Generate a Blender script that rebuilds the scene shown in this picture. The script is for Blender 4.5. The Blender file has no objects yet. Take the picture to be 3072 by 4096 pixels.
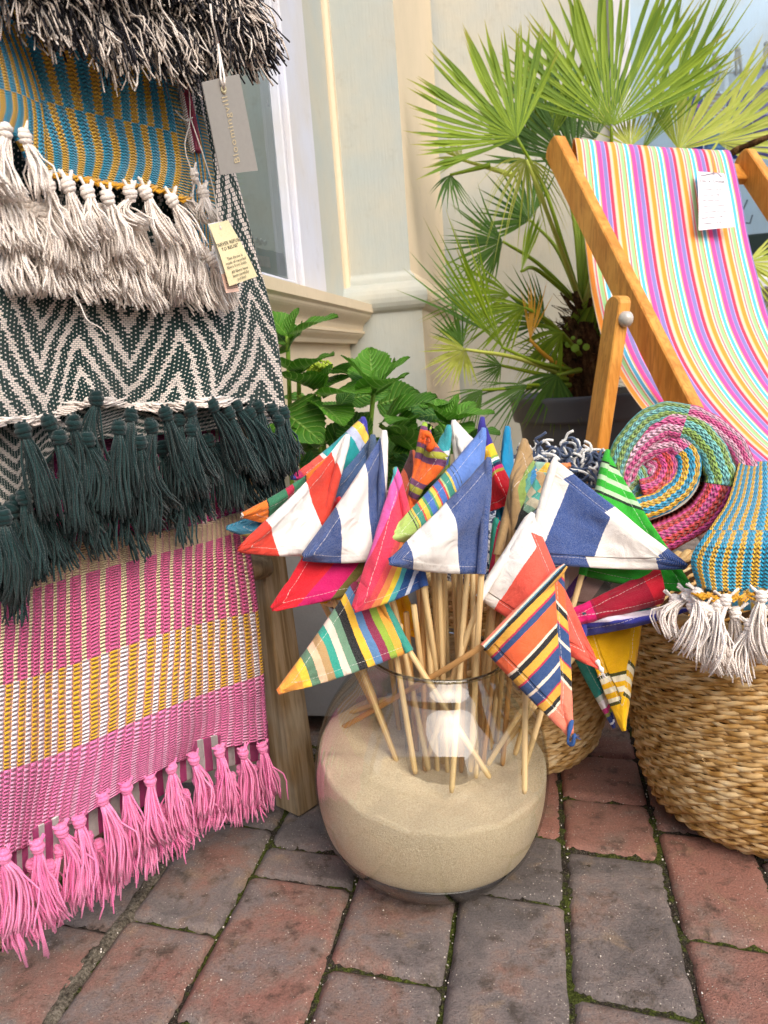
import bpy, math, random
import numpy as np
from math import sin, cos, pi, radians
rnd = random.Random(7)
SC = bpy.context.scene; COL = SC.collection
# ---------------------------------------------------------------- camera
F = 3074.0; CAM = np.array([0, 0, .70])
nz = lambda v: np.array(v, float) / np.linalg.norm(v)
Yc = nz((614, 648, -3074)); Zc = -nz((1200, -15720, -3074)); Xc = np.cross(Yc, Zc)
RM = np.array([Xc, Yc, Zc])
cd = bpy.data.cameras.new('camera'); cam = bpy.data.objects.new('camera', cd); COL.objects.link(cam)
cd.sensor_fit = 'VERTICAL'; cd.sensor_height = 36; cd.lens = F / 4096 * 36
cd.clip_start = .02; cd.clip_end = 200
cd.dof.use_dof = True; cd.dof.focus_distance = 1.0; cd.dof.aperture_fstop = 9
from mathutils import Matrix, Vector
M4 = Matrix.Identity(4)
for i in range(3):
    for j in range(3): M4[i][j] = float(RM[i][j])
    M4[i][3] = float(CAM[i])
cam.matrix_world = M4; SC.camera = cam
SC.render.resolution_x = 768; SC.render.resolution_y = 1024
# ---------------------------------------------------------------- sky, sun, exposure
W = bpy.data.worlds.new('World'); SC.world = W; W.use_nodes = True
wn = W.node_tree; sky = wn.nodes.new('ShaderNodeTexSky'); sky.sky_type = 'NISHITA'; sky.sun_disc = False
SUN_EL, SUN_AZ = 42, 142   # azimuth clockwise from +Y
sky.sun_elevation = radians(SUN_EL); sky.sun_rotation = radians(SUN_AZ)
sky.dust_density = 4.0; sky.ozone_density = .6; sky.air_density = 1.0
wn.links.new(sky.outputs[0], wn.nodes['Background'].inputs[0]); wn.nodes['Background'].inputs[1].default_value = .15
sd = bpy.data.lights.new('sun', 'SUN'); sun = bpy.data.objects.new('sun', sd); COL.objects.link(sun)
sd.energy = 1.15; sd.angle = radians(50); sd.color = (1, .97, .92)
sv = Vector((sin(radians(SUN_AZ)) * cos(radians(SUN_EL)), cos(radians(SUN_AZ)) * cos(radians(SUN_EL)), sin(radians(SUN_EL))))
sun.rotation_euler = (-sv).to_track_quat('-Z', 'Y').to_euler()
SC.view_settings.view_transform = 'Standard'; SC.view_settings.look = 'None'; SC.view_settings.gamma = 1
SC.view_settings.exposure = 0.68
# ---------------------------------------------------------------- picture coordinates -> places
def ray(px, py): return RM @ np.array([(px - 1536) / F, -(py - 2048) / F, -1.])
def D(px, py, d): return CAM + d * ray(px, py)
def Zp(px, py, z):
    r = ray(px, py); return CAM + r * (z - .7) / r[2]
def Xp(px, py, X):
    r = ray(px, py); return CAM + r * X / r[0]
def Yp(px, py, Y):
    r = ray(px, py); return CAM + r * Y / r[1]
# rack plane
WD = np.array([sin(radians(29.4)), cos(radians(29.4)), 0]); ND = np.array([WD[1], -WD[0], 0])
R0 = D(1100, 3200, 1.17)
def RK(px, py, off=0):
    r = ray(px, py); p0 = R0 + ND * off
    return CAM + r * ((p0 - CAM) @ ND) / (r @ ND)
# ---------------------------------------------------------------- mesh helpers
OFF = {}
class MB:
    def __init__(s): s.v = []; s.f = []; s.uv = []; s.c = []
    def add(s, v, f, uv=None, c=0.0):
        b = len(s.v); s.v += [tuple(map(float, p)) for p in v]; s.f += [tuple(i + b for i in q) for q in f]
        s.uv += list(uv) if uv is not None else [(0, 0)] * len(v)
        s.c += list(c) if hasattr(c, '__len__') else [c] * len(v)
        return s
def empty(name, loc, label, cat, group=None):
    o = bpy.data.objects.new(name, None); COL.objects.link(o); o.location = [float(x) for x in loc]
    o.empty_display_size = .02; OFF[o.name] = np.array(loc, float)
    o['label'] = label; o['category'] = cat
    if group: o['group'] = group
    return o
def obj(name, mb, mat, parent=None, loc=(0, 0, 0), smooth=True, label=None, cat=None, group=None, kind=None):
    off = OFF[parent.name] if parent is not None else np.array(loc, float)
    me = bpy.data.meshes.new(name)
    V = np.array(mb.v, float) - off
    me.from_pydata(V.tolist(), [], mb.f)
    if smooth: me.polygons.foreach_set('use_smooth', [True] * len(me.polygons))
    li = np.zeros(len(me.loops), dtype=np.int32); me.loops.foreach_get('vertex_index', li)
    uvl = me.uv_layers.new(name='UVMap'); uvl.data.foreach_set('uv', np.array(mb.uv, dtype=np.float32)[li].ravel())
    if any(mb.c):
        a = me.attributes.new('var', 'FLOAT', 'POINT'); a.data.foreach_set('value', np.array(mb.c, dtype=np.float32))
    for m in (mat if isinstance(mat, list) else [mat]): me.materials.append(m)
    o = bpy.data.objects.new(name, me); COL.objects.link(o); OFF[o.name] = off
    if parent is not None: o.parent = parent
    else: o.location = [float(x) for x in loc]
    if label: o['label'] = label
    if cat: o['category'] = cat
    if group: o['group'] = group
    if kind: o['kind'] = kind
    return o
def frame(t):
    t = nz(t); a = np.array([0, 0, 1.]) if abs(t[2]) < .9 else np.array([1., 0, 0])
    x = nz(np.cross(a, t)); return x, np.cross(t, x)
def tube(mb, pts, rad, n=8, c=0.0, cap=True, uvs=1.0, flat=1.0):
    pts = [np.array(p, float) for p in pts]; V = []; U = []; Fc = []; L = 0
    x, y = frame(pts[1] - pts[0])
    for i, p in enumerate(pts):
        t = pts[min(i + 1, len(pts) - 1)] - pts[max(i - 1, 0)]; t = nz(t)
        x = nz(x - t * (x @ t)); y = np.cross(t, x)
        if i: L += np.linalg.norm(p - pts[i - 1])
        r = rad[i] if hasattr(rad, '__len__') else rad
        for k in range(n):
            a = 2 * pi * k / n; V.append(p + x * r * cos(a) + y * r * sin(a) * flat); U.append((k / n, L * uvs))
    m = len(pts)
    for i in range(m - 1):
        for k in range(n):
            a = i * n + k; b = i * n + (k + 1) % n; Fc.append((a, b, b + n, a + n))
    if cap: Fc += [tuple(range(n - 1, -1, -1)), tuple(range((m - 1) * n, m * n))]
    mb.add(V, Fc, U, c)
def lathe(mb, c0, prof, n=64, axis=None, c=0.0, cap=False):
    ax = nz(axis) if axis is not None else np.array([0, 0, 1.]); x, y = frame(ax); V = []; U = []; Fc = []
    for i, (z, r) in enumerate(prof):
        for k in range(n):
            a = 2 * pi * k / n; V.append(np.array(c0) + ax * z + (x * cos(a) + y * sin(a)) * r); U.append((k / n, z))
    m = len(prof)
    for i in range(m - 1):
        for k in range(n):
            a = i * n + k; b = i * n + (k + 1) % n; Fc.append((a, b, b + n, a + n))
    if cap: Fc += [tuple(range(n - 1, -1, -1)), tuple(range((m - 1) * n, m * n))]
    mb.add(V, Fc, U, c)
def box(mb, c, ax, ay, az, c_=0.0, bev=0.0):
    """box centre c, half vectors; bevelled by chamfering every edge"""
    c, ax, ay, az = [np.array(q, float) for q in (c, ax, ay, az)]
    if bev <= 0:
        V = [c + sx * ax + sy * ay + sz * az for sx in (-1, 1) for sy in (-1, 1) for sz in (-1, 1)]
        Fc = [(0, 1, 3, 2), (4, 6, 7, 5), (0, 4, 5, 1), (2, 3, 7, 6), (0, 2, 6, 4), (1, 5, 7, 3)]
        if np.dot(np.cross(ax, ay), az) < 0: Fc = [q[::-1] for q in Fc]
        mb.add(V, Fc, [(v @ nz(ax), v @ nz(az)) for v in V], c_); return
    L = [np.linalg.norm(q) for q in (ax, ay, az)]; A = [ax, ay, az]; V = []; idx = {}
    for sx in (-1, 1):
        for sy in (-1, 1):
            for sz in (-1, 1):
                s = (sx, sy, sz)
                for f in range(3):
                    p = c.copy()
                    for k in range(3): p = p + s[k] * A[k] * (1 if k == f else 1 - bev / L[k])
                    idx[(s, f)] = len(V); V.append(p)
    Fc = []
    for f in range(3):
        a, b = (f + 1) % 3, (f + 2) % 3
        for sg in (-1, 1):
            q = []
            for (u, v) in ((-1, -1), (1, -1), (1, 1), (-1, 1)):
                s = [0, 0, 0]; s[f] = sg; s[a] = u; s[b] = v; q.append(idx[(tuple(s), f)])
            Fc.append(tuple(q if sg > 0 else q[::-1]))
    for f in range(3):
        a, b = (f + 1) % 3, (f + 2) % 3
        for u in (-1, 1):
            for v in (-1, 1):
                s0 = [0] * 3; s1 = [0] * 3; s0[f] = -1; s1[f] = 1; s0[a] = s1[a] = u; s0[b] = s1[b] = v
                q = [idx[(tuple(s0), a)], idx[(tuple(s1), a)], idx[(tuple(s1), b)], idx[(tuple(s0), b)]]
                Fc.append(tuple(q))
    for sx in (-1, 1):
        for sy in (-1, 1):
            for sz in (-1, 1): Fc.append(tuple(idx[((sx, sy, sz), f)] for f in range(3)))
    # orient outward
    out = []
    for q in Fc:
        P = [V[i] for i in q]; nn = np.cross(P[1] - P[0], P[2] - P[0]); cc = sum(P) / len(P)
        out.append(q if nn @ (cc - c) > 0 else q[::-1])
    mb.add(V, out, [(v @ nz(ax), v @ nz(az)) for v in V], c_)
def bar(mb, p0, p1, w, d, up, bev=.002, c_=0.0):
    """beam from p0 to p1; w along up-ish, d along the other"""
    p0, p1 = np.array(p0), np.array(p1); t = nz(p1 - p0); u = nz(np.array(up) - t * (np.array(up) @ t)); s = np.cross(t, u)
    box(mb, (p0 + p1) / 2, t * np.linalg.norm(p1 - p0) / 2, u * w / 2, s * d / 2, c_, bev)
def crom(P, t):
    n = len(P) - 1; x = min(max(t, 0), 1) * n; i = min(int(x), n - 1); f = x - i
    a = P[max(i - 1, 0)]; b = P[i]; c = P[i + 1]; d = P[min(i + 2, n)]
    if i == 0: a = 2 * b - c
    if i + 2 > n: d = 2 * c - b
    return .5 * ((2 * b) + (-a + c) * f + (2 * a - 5 * b + 4 * c - d) * f * f + (-a + 3 * b - 3 * c + d) * f ** 3)
def grid_shell(mb, G, th, UV, c=0.0, close_tip=False):
    """G[i][j] points -> closed thin shell"""
    n, m = len(G), len(G[0]); A = np.array(G, float)
    du = np.gradient(A, axis=0); dv = np.gradient(A, axis=1); N = np.cross(du, dv)
    N /= (np.linalg.norm(N, axis=2, keepdims=True) + 1e-12)
    B = A - N * th
    V = list(A.reshape(-1, 3)) + list(B.reshape(-1, 3)); U = [UV[i][j] for i in range(n) for j in range(m)]; U = U + U
    o = n * m; Fc = []
    for i in range(n - 1):
        for j in range(m - 1):
            a = i * m + j; q = (a, a + m, a + m + 1, a + 1); Fc.append(q); Fc.append(tuple(k + o for k in q[::-1]))
    ring = [j for j in range(m)] + [i * m + m - 1 for i in range(1, n)] + [(n - 1) * m + j for j in range(m - 2, -1, -1)] + [i * m for i in range(n - 2, 0, -1)]
    for k in range(len(ring)):
        a, b = ring[k], ring[(k + 1) % len(ring)]; Fc.append((a, b, b + o, a + o))
    mb.add(V, Fc, U, c)
def patch(mb, rows, fn, nu, nv, th=.004, wrap=0.0, wave=None, c=0.0):
    """rows: picture polylines, left to right, top to bottom; fn(px,py,off)->point"""
    G = []; UV = []
    R = [[np.array((q[0], q[1], q[2] if len(q) > 2 else 0.), float) for q in r] for r in rows]
    for i in range(nv + 1):
        t = i / nv; pts = None
        cols = [crom([r[k] for r in R], t) for k in range(len(R[0]))]
        g = []; uvr = []
        for j in range(nu + 1):
            s = j / nu; q = crom(cols, s); w = wave(s, t) if wave else 0.0
            g.append(fn(q[0], q[1], q[2] + w)); uvr.append((s, t))
        if wrap:
            e = g[-1]; p = g[-2]; L = np.linalg.norm(e - p); e0 = e.copy()
            for k in range(1, 11):
                a = min(k / 4, 1) * pi / 2; rr = min(.012, wrap)
                q = e0 + WD * rr * sin(a) - ND * (rr * (1 - cos(a)) + max(0, k - 4) / 6 * (wrap - rr))
                g.append(q); uvr.append((1 + np.linalg.norm(q - e0) / (L * nu), t))
        G.append(g); UV.append(uvr)
    grid_shell(mb, G, th, UV, c)
    return G
# ---------------------------------------------------------------- node expressions
def lin(h):
    h = h.lstrip('#'); c = [int(h[i:i + 2], 16) / 255 for i in (0, 2, 4)]
    return tuple((x / 12.92 if x <= .04045 else ((x + .055) / 1.055) ** 2.4) for x in c) + (1.,)
class X:
    def __init__(s, nt, k): s.nt = nt; s.k = k
    def _m(s, op, *o):
        n = s.nt.nodes.new('ShaderNodeMath'); n.operation = op
        for i, q in enumerate((s,) + o):
            if isinstance(q, X): s.nt.links.new(q.k, n.inputs[i])
            else: n.inputs[i].default_value = q
        return X(s.nt, n.outputs[0])
    def __add__(s, o): return s._m('ADD', o)
    def __radd__(s, o): return s._m('ADD', o)
    def __sub__(s, o): return s._m('SUBTRACT', o)
    def __rsub__(s, o): return (s * -1) + o
    def __mul__(s, o): return s._m('MULTIPLY', o)
    def __rmul__(s, o): return s._m('MULTIPLY', o)
    def __truediv__(s, o): return s._m('DIVIDE', o)
    def frac(s): return s._m('FRACT')
    def floor(s): return s._m('FLOOR')
    def abs(s): return s._m('ABSOLUTE')
    def sin(s): return s._m('SINE')
    def lt(s, o): return s._m('LESS_THAN', o)
    def gt(s, o): return s._m('GREATER_THAN', o)
    def mn(s, o): return s._m('MINIMUM', o)
    def mx(s, o): return s._m('MAXIMUM', o)
    def mod(s, o): return s._m('FLOORED_MODULO', o)
    def pw(s, o): return s._m('POWER', o)
    def sm(s, a, b):
        n = s.nt.nodes.new('ShaderNodeMapRange'); n.interpolation_type = 'SMOOTHSTEP'; s.nt.links.new(s.k, n.inputs[0])
        n.inputs[1].default_value = a; n.inputs[2].default_value = b; return X(s.nt, n.outputs[0])
class Ctx:
    def __init__(s, nt): s.nt = nt; s.L = nt.links
    def uv(s, name='UVMap'):
        n = s.nt.nodes.new('ShaderNodeUVMap'); n.uv_map = name; m = s.nt.nodes.new('ShaderNodeSeparateXYZ'); s.L.new(n.outputs[0], m.inputs[0])
        return X(s.nt, m.outputs[0]), X(s.nt, m.outputs[1])
    def obj(s):
        n = s.nt.nodes.new('ShaderNodeTexCoord'); return n.outputs['Object']
    def geo(s):
        n = s.nt.nodes.new('ShaderNodeNewGeometry'); return n.outputs['Position']
    def sep(s, v):
        m = s.nt.nodes.new('ShaderNodeSeparateXYZ'); s.L.new(v, m.inputs[0]); return [X(s.nt, m.outputs[i]) for i in range(3)]
    def vec(s, a, b, c=0.0):
        m = s.nt.nodes.new('ShaderNodeCombineXYZ')
        for i, q in enumerate((a, b, c)):
            if isinstance(q, X): s.L.new(q.k, m.inputs[i])
            else: m.inputs[i].default_value = q
        return m.outputs[0]
    def var(s):
        n = s.nt.nodes.new('ShaderNodeAttribute'); n.attribute_name = 'var'; return X(s.nt, n.outputs['Fac'])
    def noise(s, v, sc, det=2, rough=.5, dist=0):
        n = s.nt.nodes.new('ShaderNodeTexNoise'); s.L.new(v, n.inputs['Vector']); n.inputs['Scale'].default_value = sc
        n.inputs['Detail'].default_value = det; n.inputs['Roughness'].default_value = rough; n.inputs['Distortion'].default_value = dist
        return X(s.nt, n.outputs[0])
    def vor(s, v, sc, feat='F1'):
        n = s.nt.nodes.new('ShaderNodeTexVoronoi'); s.L.new(v, n.inputs['Vector']); n.inputs['Scale'].default_value = sc; n.feature = feat
        return X(s.nt, n.outputs['Distance'])
    def white(s, v):
        n = s.nt.nodes.new('ShaderNodeTexWhiteNoise'); s.L.new(v, n.inputs['Vector']); return X(s.nt, n.outputs[0])
    def map(s, v, sc):
        n = s.nt.nodes.new('ShaderNodeMapping'); s.L.new(v, n.inputs[0]); n.inputs['Scale'].default_value = sc; return n.outputs[0]
    def mix(s, f, a, b, bt='MIX'):
        n = s.nt.nodes.new('ShaderNodeMix'); n.data_type = 'RGBA'; n.blend_type = bt
        for i, q in ((0, f), (6, a), (7, b)):
            if isinstance(q, X): s.L.new(q.k, n.inputs[i])
            elif isinstance(q, str): n.inputs[i].default_value = lin(q)
            elif isinstance(q, (tuple, list, float, int)): n.inputs[i].default_value = q
            else: s.L.new(q, n.inputs[i])
        return n.outputs[2]
    def ramp(s, f, stops, const=False):
        n = s.nt.nodes.new('ShaderNodeValToRGB'); r = n.color_ramp; r.interpolation = 'CONSTANT' if const else 'LINEAR'
        while len(r.elements) < len(stops): r.elements.new(.5)
        for e, (p, c) in zip(r.elements, sorted(stops, key=lambda q: q[0])): e.position = p
        for e, (p, c) in zip(r.elements, sorted(stops, key=lambda q: q[0])): e.color = lin(c)
        s.L.new(f.k, n.inputs[0]); return n.outputs[0]
    def val(s, c, f):  # multiply colour by value X
        n = s.nt.nodes.new('ShaderNodeVectorMath'); n.operation = 'SCALE'; s.L.new(c, n.inputs[0])
        s.L.new(f.k, n.inputs['Scale']) if isinstance(f, X) else setattr(n.inputs['Scale'], 'default_value', f)
        return n.outputs[0]
def mat(name, fn, rough=.8, spec=.3, **kw):
    m = bpy.data.materials.new(name); m.use_nodes = True; nt = m.node_tree; b = nt.nodes['Principled BSDF']
    b.inputs['Roughness'].default_value = rough; b.inputs['Specular IOR Level'].default_value = spec
    for k, v in kw.items(): b.inputs[k.replace('_', ' ')].default_value = v
    c = Ctx(nt); r = fn(c)
    if r.get('c') is not None:
        if isinstance(r['c'], str): b.inputs['Base Color'].default_value = lin(r['c'])
        else: nt.links.new(r['c'], b.inputs['Base Color'])
    if 'r' in r: nt.links.new(r['r'].k, b.inputs['Roughness'])
    if 'h' in r:
        n = nt.nodes.new('ShaderNodeBump'); n.inputs['Strength'].default_value = r.get('s', .6); n.inputs['Distance'].default_value = r.get('d', .002)
        nt.links.new(r['h'].k, n.inputs['Height']); nt.links.new(n.outputs[0], b.inputs['Normal'])
    return m
def plain(name, h, rough=.7, spec=.3, nsc=30, amp=.12, bump=.0006, **kw):
    def fn(c):
        o = c.obj(); n = c.noise(o, nsc, 4, .6); f = c.noise(o, nsc * 12, 3)
        return dict(c=c.val(c.mix(0.0, h, h), (n - .5) * (amp * 2) + 1 + (f - .5) * amp), h=n * .5 + f * .5, s=.4, d=bump)
    return mat(name, fn, rough, spec, **kw)
# ---------------------------------------------------------------- ground: clay pavers with moss joints
def brickmat():
    def fn(c):
        o = c.geo(); v = c.var(); n1 = c.noise(o, 9, 5, .62, .4); n2 = c.noise(o, 55, 6, .7); n3 = c.noise(o, 420, 4, .7)
        sh = c.noise(o, 26, 6, .65)
        t = (n1 + (n2 - .5) * .35 + (v - .5) * .62)
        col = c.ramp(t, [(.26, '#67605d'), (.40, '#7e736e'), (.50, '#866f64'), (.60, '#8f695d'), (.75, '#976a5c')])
        dirt = (sh + (n2 - .5) * .6).sm(.50, .72)
        col = c.mix(dirt * .75, col, '#423a31')
        tan = c.noise(o, 14, 4, .6, 1.0).sm(.56, .74); col = c.mix(tan * .5, col, '#9c8468')
        wear = c.noise(o, 75, 5, .75, 1.5).sm(.60, .68); col = c.mix(wear * .35, col, '#a99c8c'); col = c.val(col, (n3 - .5) * 1.6 + 1.02)
        speck = (c.vor(o, 170)).lt(.13); sp2 = c.noise(o, 30, 2).gt(.47); col = c.mix(speck * sp2 * .8, col, '#cdc2b4')
        pit = c.vor(o, 260).sm(.0, .22)
        return dict(c=col, h=n3 * .45 + n2 * .5 + pit * .7, s=1.0, d=.0045, r=c.noise(o, 40, 3) * .35 + .45)
    return mat('clay_paver', fn, .7, .35)
def mossmat():
    def fn(c):
        o = c.geo(); n = c.noise(o, 12, 4, .6); f = c.noise(o, 500, 3, .7); m = c.noise(o, 120, 4, .7)
        col = c.ramp(f * .6 + m * .4, [(.3, '#1a1a10'), (.45, '#353a1a'), (.56, '#56602a'), (.70, '#84894a')])
        dirt = c.ramp(f, [(.3, '#191613'), (.6, '#4a433b'), (.72, '#9d9486')])
        return dict(c=c.mix((n + (m - .5) * .5).sm(.42, .58), dirt, col), h=f * .6 + m, s=1.0, d=.006)
    return mat('joint_moss', fn, .95, .1)
from mathutils import noise as mnoise
def nz3(x, y, z=0): return mnoise.noise(Vector((x, y, z)))
mb = MB()
def sheet(mb, x0, x1, y0, y1, nx, ny, zf):
    V = []; U = []; Fc = []
    for i in range(ny + 1):
        for j in range(nx + 1):
            x = x0 + (x1 - x0) * j / nx; y = y0 + (y1 - y0) * i / ny; V.append((x, y, zf(x, y))); U.append((x, y))
    for i in range(ny):
        for j in range(nx):
            a = i * (nx + 1) + j; Fc.append((a, a + 1, a + nx + 2, a + nx + 1))
    mb.add(V, Fc, U)
sheet(mb, -12, 12, -12, 12, 4, 4, lambda x, y: -.016)
sheet(mb, -.95, .75, .45, 1.75, 340, 260, lambda x, y: -.0062 + .0045 * nz3(x * 60, y * 60) + .0035 * nz3(x * 170, y * 170, 3) + .003 * nz3(x * 8, y * 8, 5))
obj('ground', mb, mossmat(), kind='structure')
mb = MB(); gap = .0066
cols = [(-.563, -.427, [.575, .803, 1.03]), (-.427, -.273, [.655, .905, .972, 1.13]), (-.273, -.129, [.62, .755, .985, 1.12]), (-.129, .011, [.64, .90, 1.04]), (.011, .145, [.60, .742, 1.003, 1.137]), (.145, .272, [.58, .845, 1.06])]
x = .272
while x < 3.2: cols.append((x, x + .136, [.70 + rnd.uniform(-.1, .1)])); x += .136
x = -.563
while x > -1.6: cols.append((x - .14, x, [.72 + rnd.uniform(-.1, .1)])); x -= .14
for (xa, xb, ys) in cols:
    ys = sorted(ys)
    while ys[0] > -.6: ys.insert(0, ys[0] - rnd.choice([.262, .262, .138, .2]))
    while ys[-1] < 3.6: ys.append(ys[-1] + rnd.choice([.262, .262, .138, .2]))
    xm = (xa + xb) / 2
    for y0, y1 in zip(ys, ys[1:]):
        near = .45 < y1 and y0 < 1.7 and -1 < xa < .7
        nx, ny = (16, max(16, int((y1 - y0) / .008))) if near else (4, 5)
        c = rnd.random(); hz = rnd.uniform(-.0015, .0015); tx = rnd.uniform(-.012, .012); ty = rnd.uniform(-.008, .008); sk = -.12 + rnd.uniform(-.02, .02)
        if abs(xm - .078) < .02 and abs((y0 + y1) / 2 - .87) < .05: c = .22
        if abs(xm - .078) < .02 and abs((y0 + y1) / 2 - 1.07) < .05: c = .7
        if xm > .14 and .7 < (y0 + y1) / 2 < 1.1 and xm < .3: c = .76
        if abs(xm - .21) < .02 and (y0 + y1) / 2 < .75: c = .80
        if abs(xm + .06) < .02 and y0 < .8: c = .26
        if abs(xm + .20) < .02 and .7 < (y0 + y1) / 2 < .9: c = .55
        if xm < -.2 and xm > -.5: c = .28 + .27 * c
        V = []; U = []; Fc = []; g = gap / 2
        for i in range(-1, ny + 2):
            for j in range(-1, nx + 2):
                s = min(max(j, 0), nx) / nx; t = min(max(i, 0), ny) / ny
                xx = xa + g + (xb - xa - 2 * g) * s; yy = y0 + g + (y1 - y0 - 2 * g) * t - sk * -1 * (xx - xm)
                e = min(s, 1 - s) * (xb - xa); e2 = min(t, 1 - t) * (y1 - y0); r = .0065
                dz = 0
                for q in (e, e2):
                    if q < r: dz -= r * .8 * (1 - math.sqrt(max(0, 1 - (1 - q / r) ** 2)))
                w = .0016 * nz3(xx * 45, yy * 45, c * 9) * (1 if min(e, e2) < .004 else .3)
                xx += w * 1.2; yy += w
                z = hz + dz + tx * (xx - xm) + ty * (yy - y0) + .0009 * nz3(xx * 30, yy * 30, 2) + .0006 * nz3(xx * 90, yy * 90, 4)
                if i < 0 or j < 0 or i > ny or j > nx: z = -.02
                V.append((xx, yy, z)); U.append((xx, yy))
        w_ = nx + 3
        for i in range(ny + 2):
            for j in range(nx + 2):
                a = i * w_ + j; Fc.append((a, a + 1, a + w_ + 1, a + w_))
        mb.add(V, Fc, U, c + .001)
obj('pavement', mb, brickmat(), kind='structure')
mb = MB()
sheet(mb, -.592, -.548, .45, 1.2, 22, 380, lambda x, y: .0012 + .0016 * nz3(x * 70, y * 70, 2) + .0012 * nz3(x * 200, y * 200) - (max(0, abs(x + .570 - .010 * nz3(y * 9, 0, 1)) - .005 - .004 * nz3(y * 30, 4)) * .9))
obj('mortar_line', mb, mat('pale_mortar', lambda c: (lambda o: dict(c=c.ramp(c.noise(o, 260, 5, .75) * .7 + c.noise(o, 30, 3) * .3, [(.38, '#332d26'), (.5, '#655e52'), (.62, '#91897a')]), h=c.noise(o, 300, 4, .7), s=1., d=.004))(c.geo()), .9, .1), kind='structure')
# grit in the joints
mb = MB()
for _ in range(260):
    i = rnd.randrange(6); xx = rnd.choice([-.563, -.427, -.273, -.129, .011, .145]) + rnd.gauss(0, .0035) if rnd.random() < .7 else rnd.uniform(-.6, .3); yy = rnd.uniform(.62, 1.2)
    r = rnd.uniform(.0006, .0019); z = -.003 if rnd.random() < .8 else .001
    V = [(xx + r * rnd.uniform(.5, 1.2) * cos(a) * cos(b), yy + r * rnd.uniform(.5, 1.2) * sin(a) * cos(b), z + r * .7 * sin(b)) for b in (-.9, .5) for a in (0, 1.3, 2.6, 3.9, 5.1)] + [(xx, yy, z + r)]
    mb.add(V, [(k, (k + 1) % 5, 5 + (k + 1) % 5, 5 + k) for k in range(5)] + [(5 + k, 5 + (k + 1) % 5, 10) for k in range(5)], None, rnd.random() + .01)
obj('grit', mb, mat('grit', lambda c: dict(c=c.ramp(c.var(), [(0, '#8d8273'), (.5, '#cfc6b8'), (1, '#efeae0')])), .8), kind='stuff', label='pale grit and chips lying in the paver joints', cat='grit')

# ---------------------------------------------------------------- the shopfront
def paint(name, h, bump=.0007):
    def fn(c):
        o = c.geo(); n = c.noise(o, 5, 4, .55); f = c.noise(c.map(o, (1, 1, .35)), 60, 4, .6)
        br = c.noise(c.map(o, (1, 1, .06)), 240, 3, .6); ch = (c.noise(o, 38, 5, .7)).gt(.70); dk = c.noise(o, 13, 6, .7).sm(.56, .75)
        col = c.mix(n.sm(.3, .7) * .35, h, '#c9bb9d'); col = c.mix(dk * .22, col, '#8d8676'); col = c.mix(ch * .35, col, '#a89c86')
        return dict(c=c.val(col, (f - .5) * .09 + (br - .5) * .08 + 1), h=f * .6 + c.noise(o, 18, 3) * .8 + br * .7 - ch * .5, s=.5, d=bump * 3)
    return mat(name, fn, .55, .35)
CREAM = paint('cream_paint', '#dac9ac'); SAGE = paint('sage_paint', '#aab1ad'); WALLG = paint('grey_render', '#b0b3ad', .001); WHITE = paint('white_gloss_paint', '#c9cddb')
XW = -.50
pe = Yp  # alias
sillP = None
# sill outer line: point at (1495,1220) depth 2.2
YN = 1.14   # the bay turns its corner here, behind the throws
s0 = D(1495, 1220, 2.2); XS = s0[0]; ZS = s0[2]; YP = s0[1] + .02     # pilaster face
XW = XS - .075
shop = empty('shopfront', (XW, YP, 0), 'cream and sage painted shopfront corner with window sill, pilaster and rear wall', 'shopfront')
def extr(mb, prof, p0, p1, side, c=0.0):
    """profile [(out, z)] swept from p0 to p1 (xy); side = outward dir; ends capped"""
    p0, p1, side = [np.array(q, float) for q in (p0, p1, side)]
    V = []; n = len(prof)
    for b in (p0, p1):
        for (o_, z) in prof: V.append((b[0] + side[0] * o_, b[1] + side[1] * o_, z))
    Fc = [(i, (i + 1) % n, (i + 1) % n + n, i + n) for i in range(n)] + [tuple(range(n - 1, -1, -1)), tuple(range(n, 2 * n))]
    mb.add(V, Fc, [(v[1], v[2]) for v in V], c)
so = XS - XW
def ogee(z0, z1, o0, o1, n=8):  # concave-convex run from (o0,z0) down to (o1,z1)
    return [(o0 + (o1 - o0) * (.5 - .5 * cos(pi * i / n)), z0 + (z1 - z0) * i / n) for i in range(n + 1)]
sp = [(0, ZS + .012), (so, ZS), (so, ZS - .022), (so - .006, ZS - .026)] + ogee(ZS - .028, ZS - .062, so - .008, so - .034) + [(so - .036, ZS - .070), (so - .030, ZS - .072), (so - .030, ZS - .078)] + ogee(ZS - .08, ZS - .098, so - .034, so - .052) + [(so - .055, ZS - .104), (0, ZS - .104)]
mb = MB(); extr(mb, sp[::-1], (XW, YN), (XW, YP - .004), (1, 0)); obj('sill', mb, CREAM, shop, smooth=False)
mb = MB(); box(mb, (XW - .06, (YP + YN) / 2, ZS / 2 - .03), (.058, 0, 0), (0, (YP - YN) / 2, 0), (0, 0, ZS / 2 + .02))
box(mb, (XW - 1.12, YN + .062, ZS / 2 - .03), (1.0, 0, 0), (0, .06, 0), (0, 0, ZS / 2 + .02))
obj('lower_wall', mb, CREAM, shop, smooth=False)
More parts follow.
